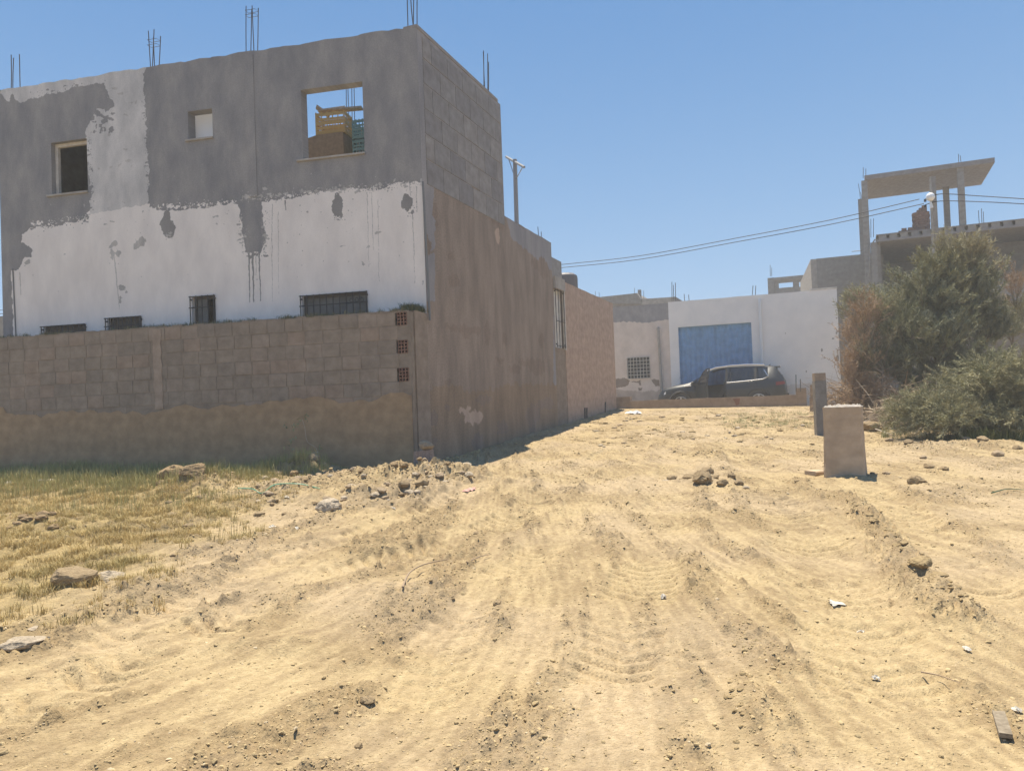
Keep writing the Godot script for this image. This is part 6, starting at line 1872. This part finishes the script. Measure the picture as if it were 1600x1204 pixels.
	M.earth_stone = s.call(0.36, 0.27, 0.155); M.pale_stone = s.call(0.50, 0.42, 0.31); M.white_stone = s.call(0.54, 0.46, 0.35); M.dark_clod = s.call(0.335, 0.24, 0.13); M.rubble = s.call(0.44, 0.34, 0.225); M.soil_clod = s.call(0.40, 0.30, 0.155); M.pink_stone = s.call(0.42, 0.32, 0.27)
	M.bark = mat(lin(0.20, 0.16, 0.115), 0.95); M.twig = mat(lin(0.30, 0.22, 0.15), 0.95); M.pale_twig = mat(lin(0.42, 0.34, 0.25), 0.95); M.grey_wood = mat(lin(0.42, 0.36, 0.29), 0.9)
	M.old_plank = tri_mat(lin(0.30, 0.25, 0.18), T.stone, 3.0, 0.9)
	M.pale_leaf = mat(lin(0.22, 0.22, 0.12), 0.8)
	M.feather = mat(Color.WHITE, 0.9); M.feather.vertex_color_use_as_albedo = true; M.feather.backlight_enabled = true; M.feather.backlight = Color(0.36, 0.36, 0.22)
	M.leafy = mat(Color.WHITE, 0.85); M.leafy.vertex_color_use_as_albedo = true; M.leafy.backlight_enabled = true; M.leafy.backlight = Color(0.3, 0.34, 0.14)

func _ready() -> void:
	rng.seed = 1
	# camera
	cb = Basis(Vector3.RIGHT, deg_to_rad(PITCH)) * Basis(Vector3.BACK, deg_to_rad(ROLL))
	var cam := Camera3D.new()
	cam.name = "camera"
	cam.fov = rad_to_deg(2.0 * atan(602.0 / F))
	cam.near = 0.05; cam.far = 1200.0
	cam.transform = Transform3D(cb, eye)
	add_child(cam)
	cam.current = true
	# sky, air and exposure
	var env := Environment.new()
	env.background_mode = Environment.BG_SKY
	var sk := ProceduralSkyMaterial.new()
	sk.sky_top_color = Color8(66, 110, 160)
	sk.sky_horizon_color = Color8(143, 174, 201)
	sk.sky_curve = 0.2
	sk.ground_bottom_color = Color8(150, 125, 90)
	sk.ground_horizon_color = Color8(150, 145, 135)
	sk.sun_angle_max = 1.0
	var sky := Sky.new(); sky.sky_material = sk
	env.sky = sky
	env.tonemap_mode = Environment.TONE_MAPPER_LINEAR
	env.tonemap_exposure = 1.75
	env.fog_enabled = true
	env.fog_density = 0.0038
	env.fog_light_color = Color(1.0, 0.985, 0.96)
	env.sdfgi_enabled = true; env.ssao_enabled = true; env.ssil_enabled = true
	var we := WorldEnvironment.new(); we.name = "world"; we.environment = env
	add_child(we)
	# sun: high, ahead of the camera and a little to the left
	var sun := DirectionalLight3D.new()
	sun.name = "sun"
	sun.light_energy = 1.6
	sun.light_color = Color(1.0, 0.955, 0.87)
	sun.light_angular_distance = 0.5
	sun.shadow_enabled = true
	var el := deg_to_rad(75.0); var az := deg_to_rad(-10.0)
	var to := Vector3(sin(az) * cos(el), sin(el), -cos(az) * cos(el))
	add_child(sun)
	sun.look_at_from_position(Vector3.ZERO, -to, Vector3.FORWARD)
	materials()
	set_frames()
	print("ground ", Time.get_ticks_msec())
	build_ground()
	print("house ", Time.get_ticks_msec())
	build_house()
	build_yard_wall()
	build_street()
	print("car ", Time.get_ticks_msec())
	build_car()
	build_posts()
	build_plants()
	print("stones ", Time.get_ticks_msec())
	build_stones()
	build_clods()
	build_grass()
	print("done ", Time.get_ticks_msec())
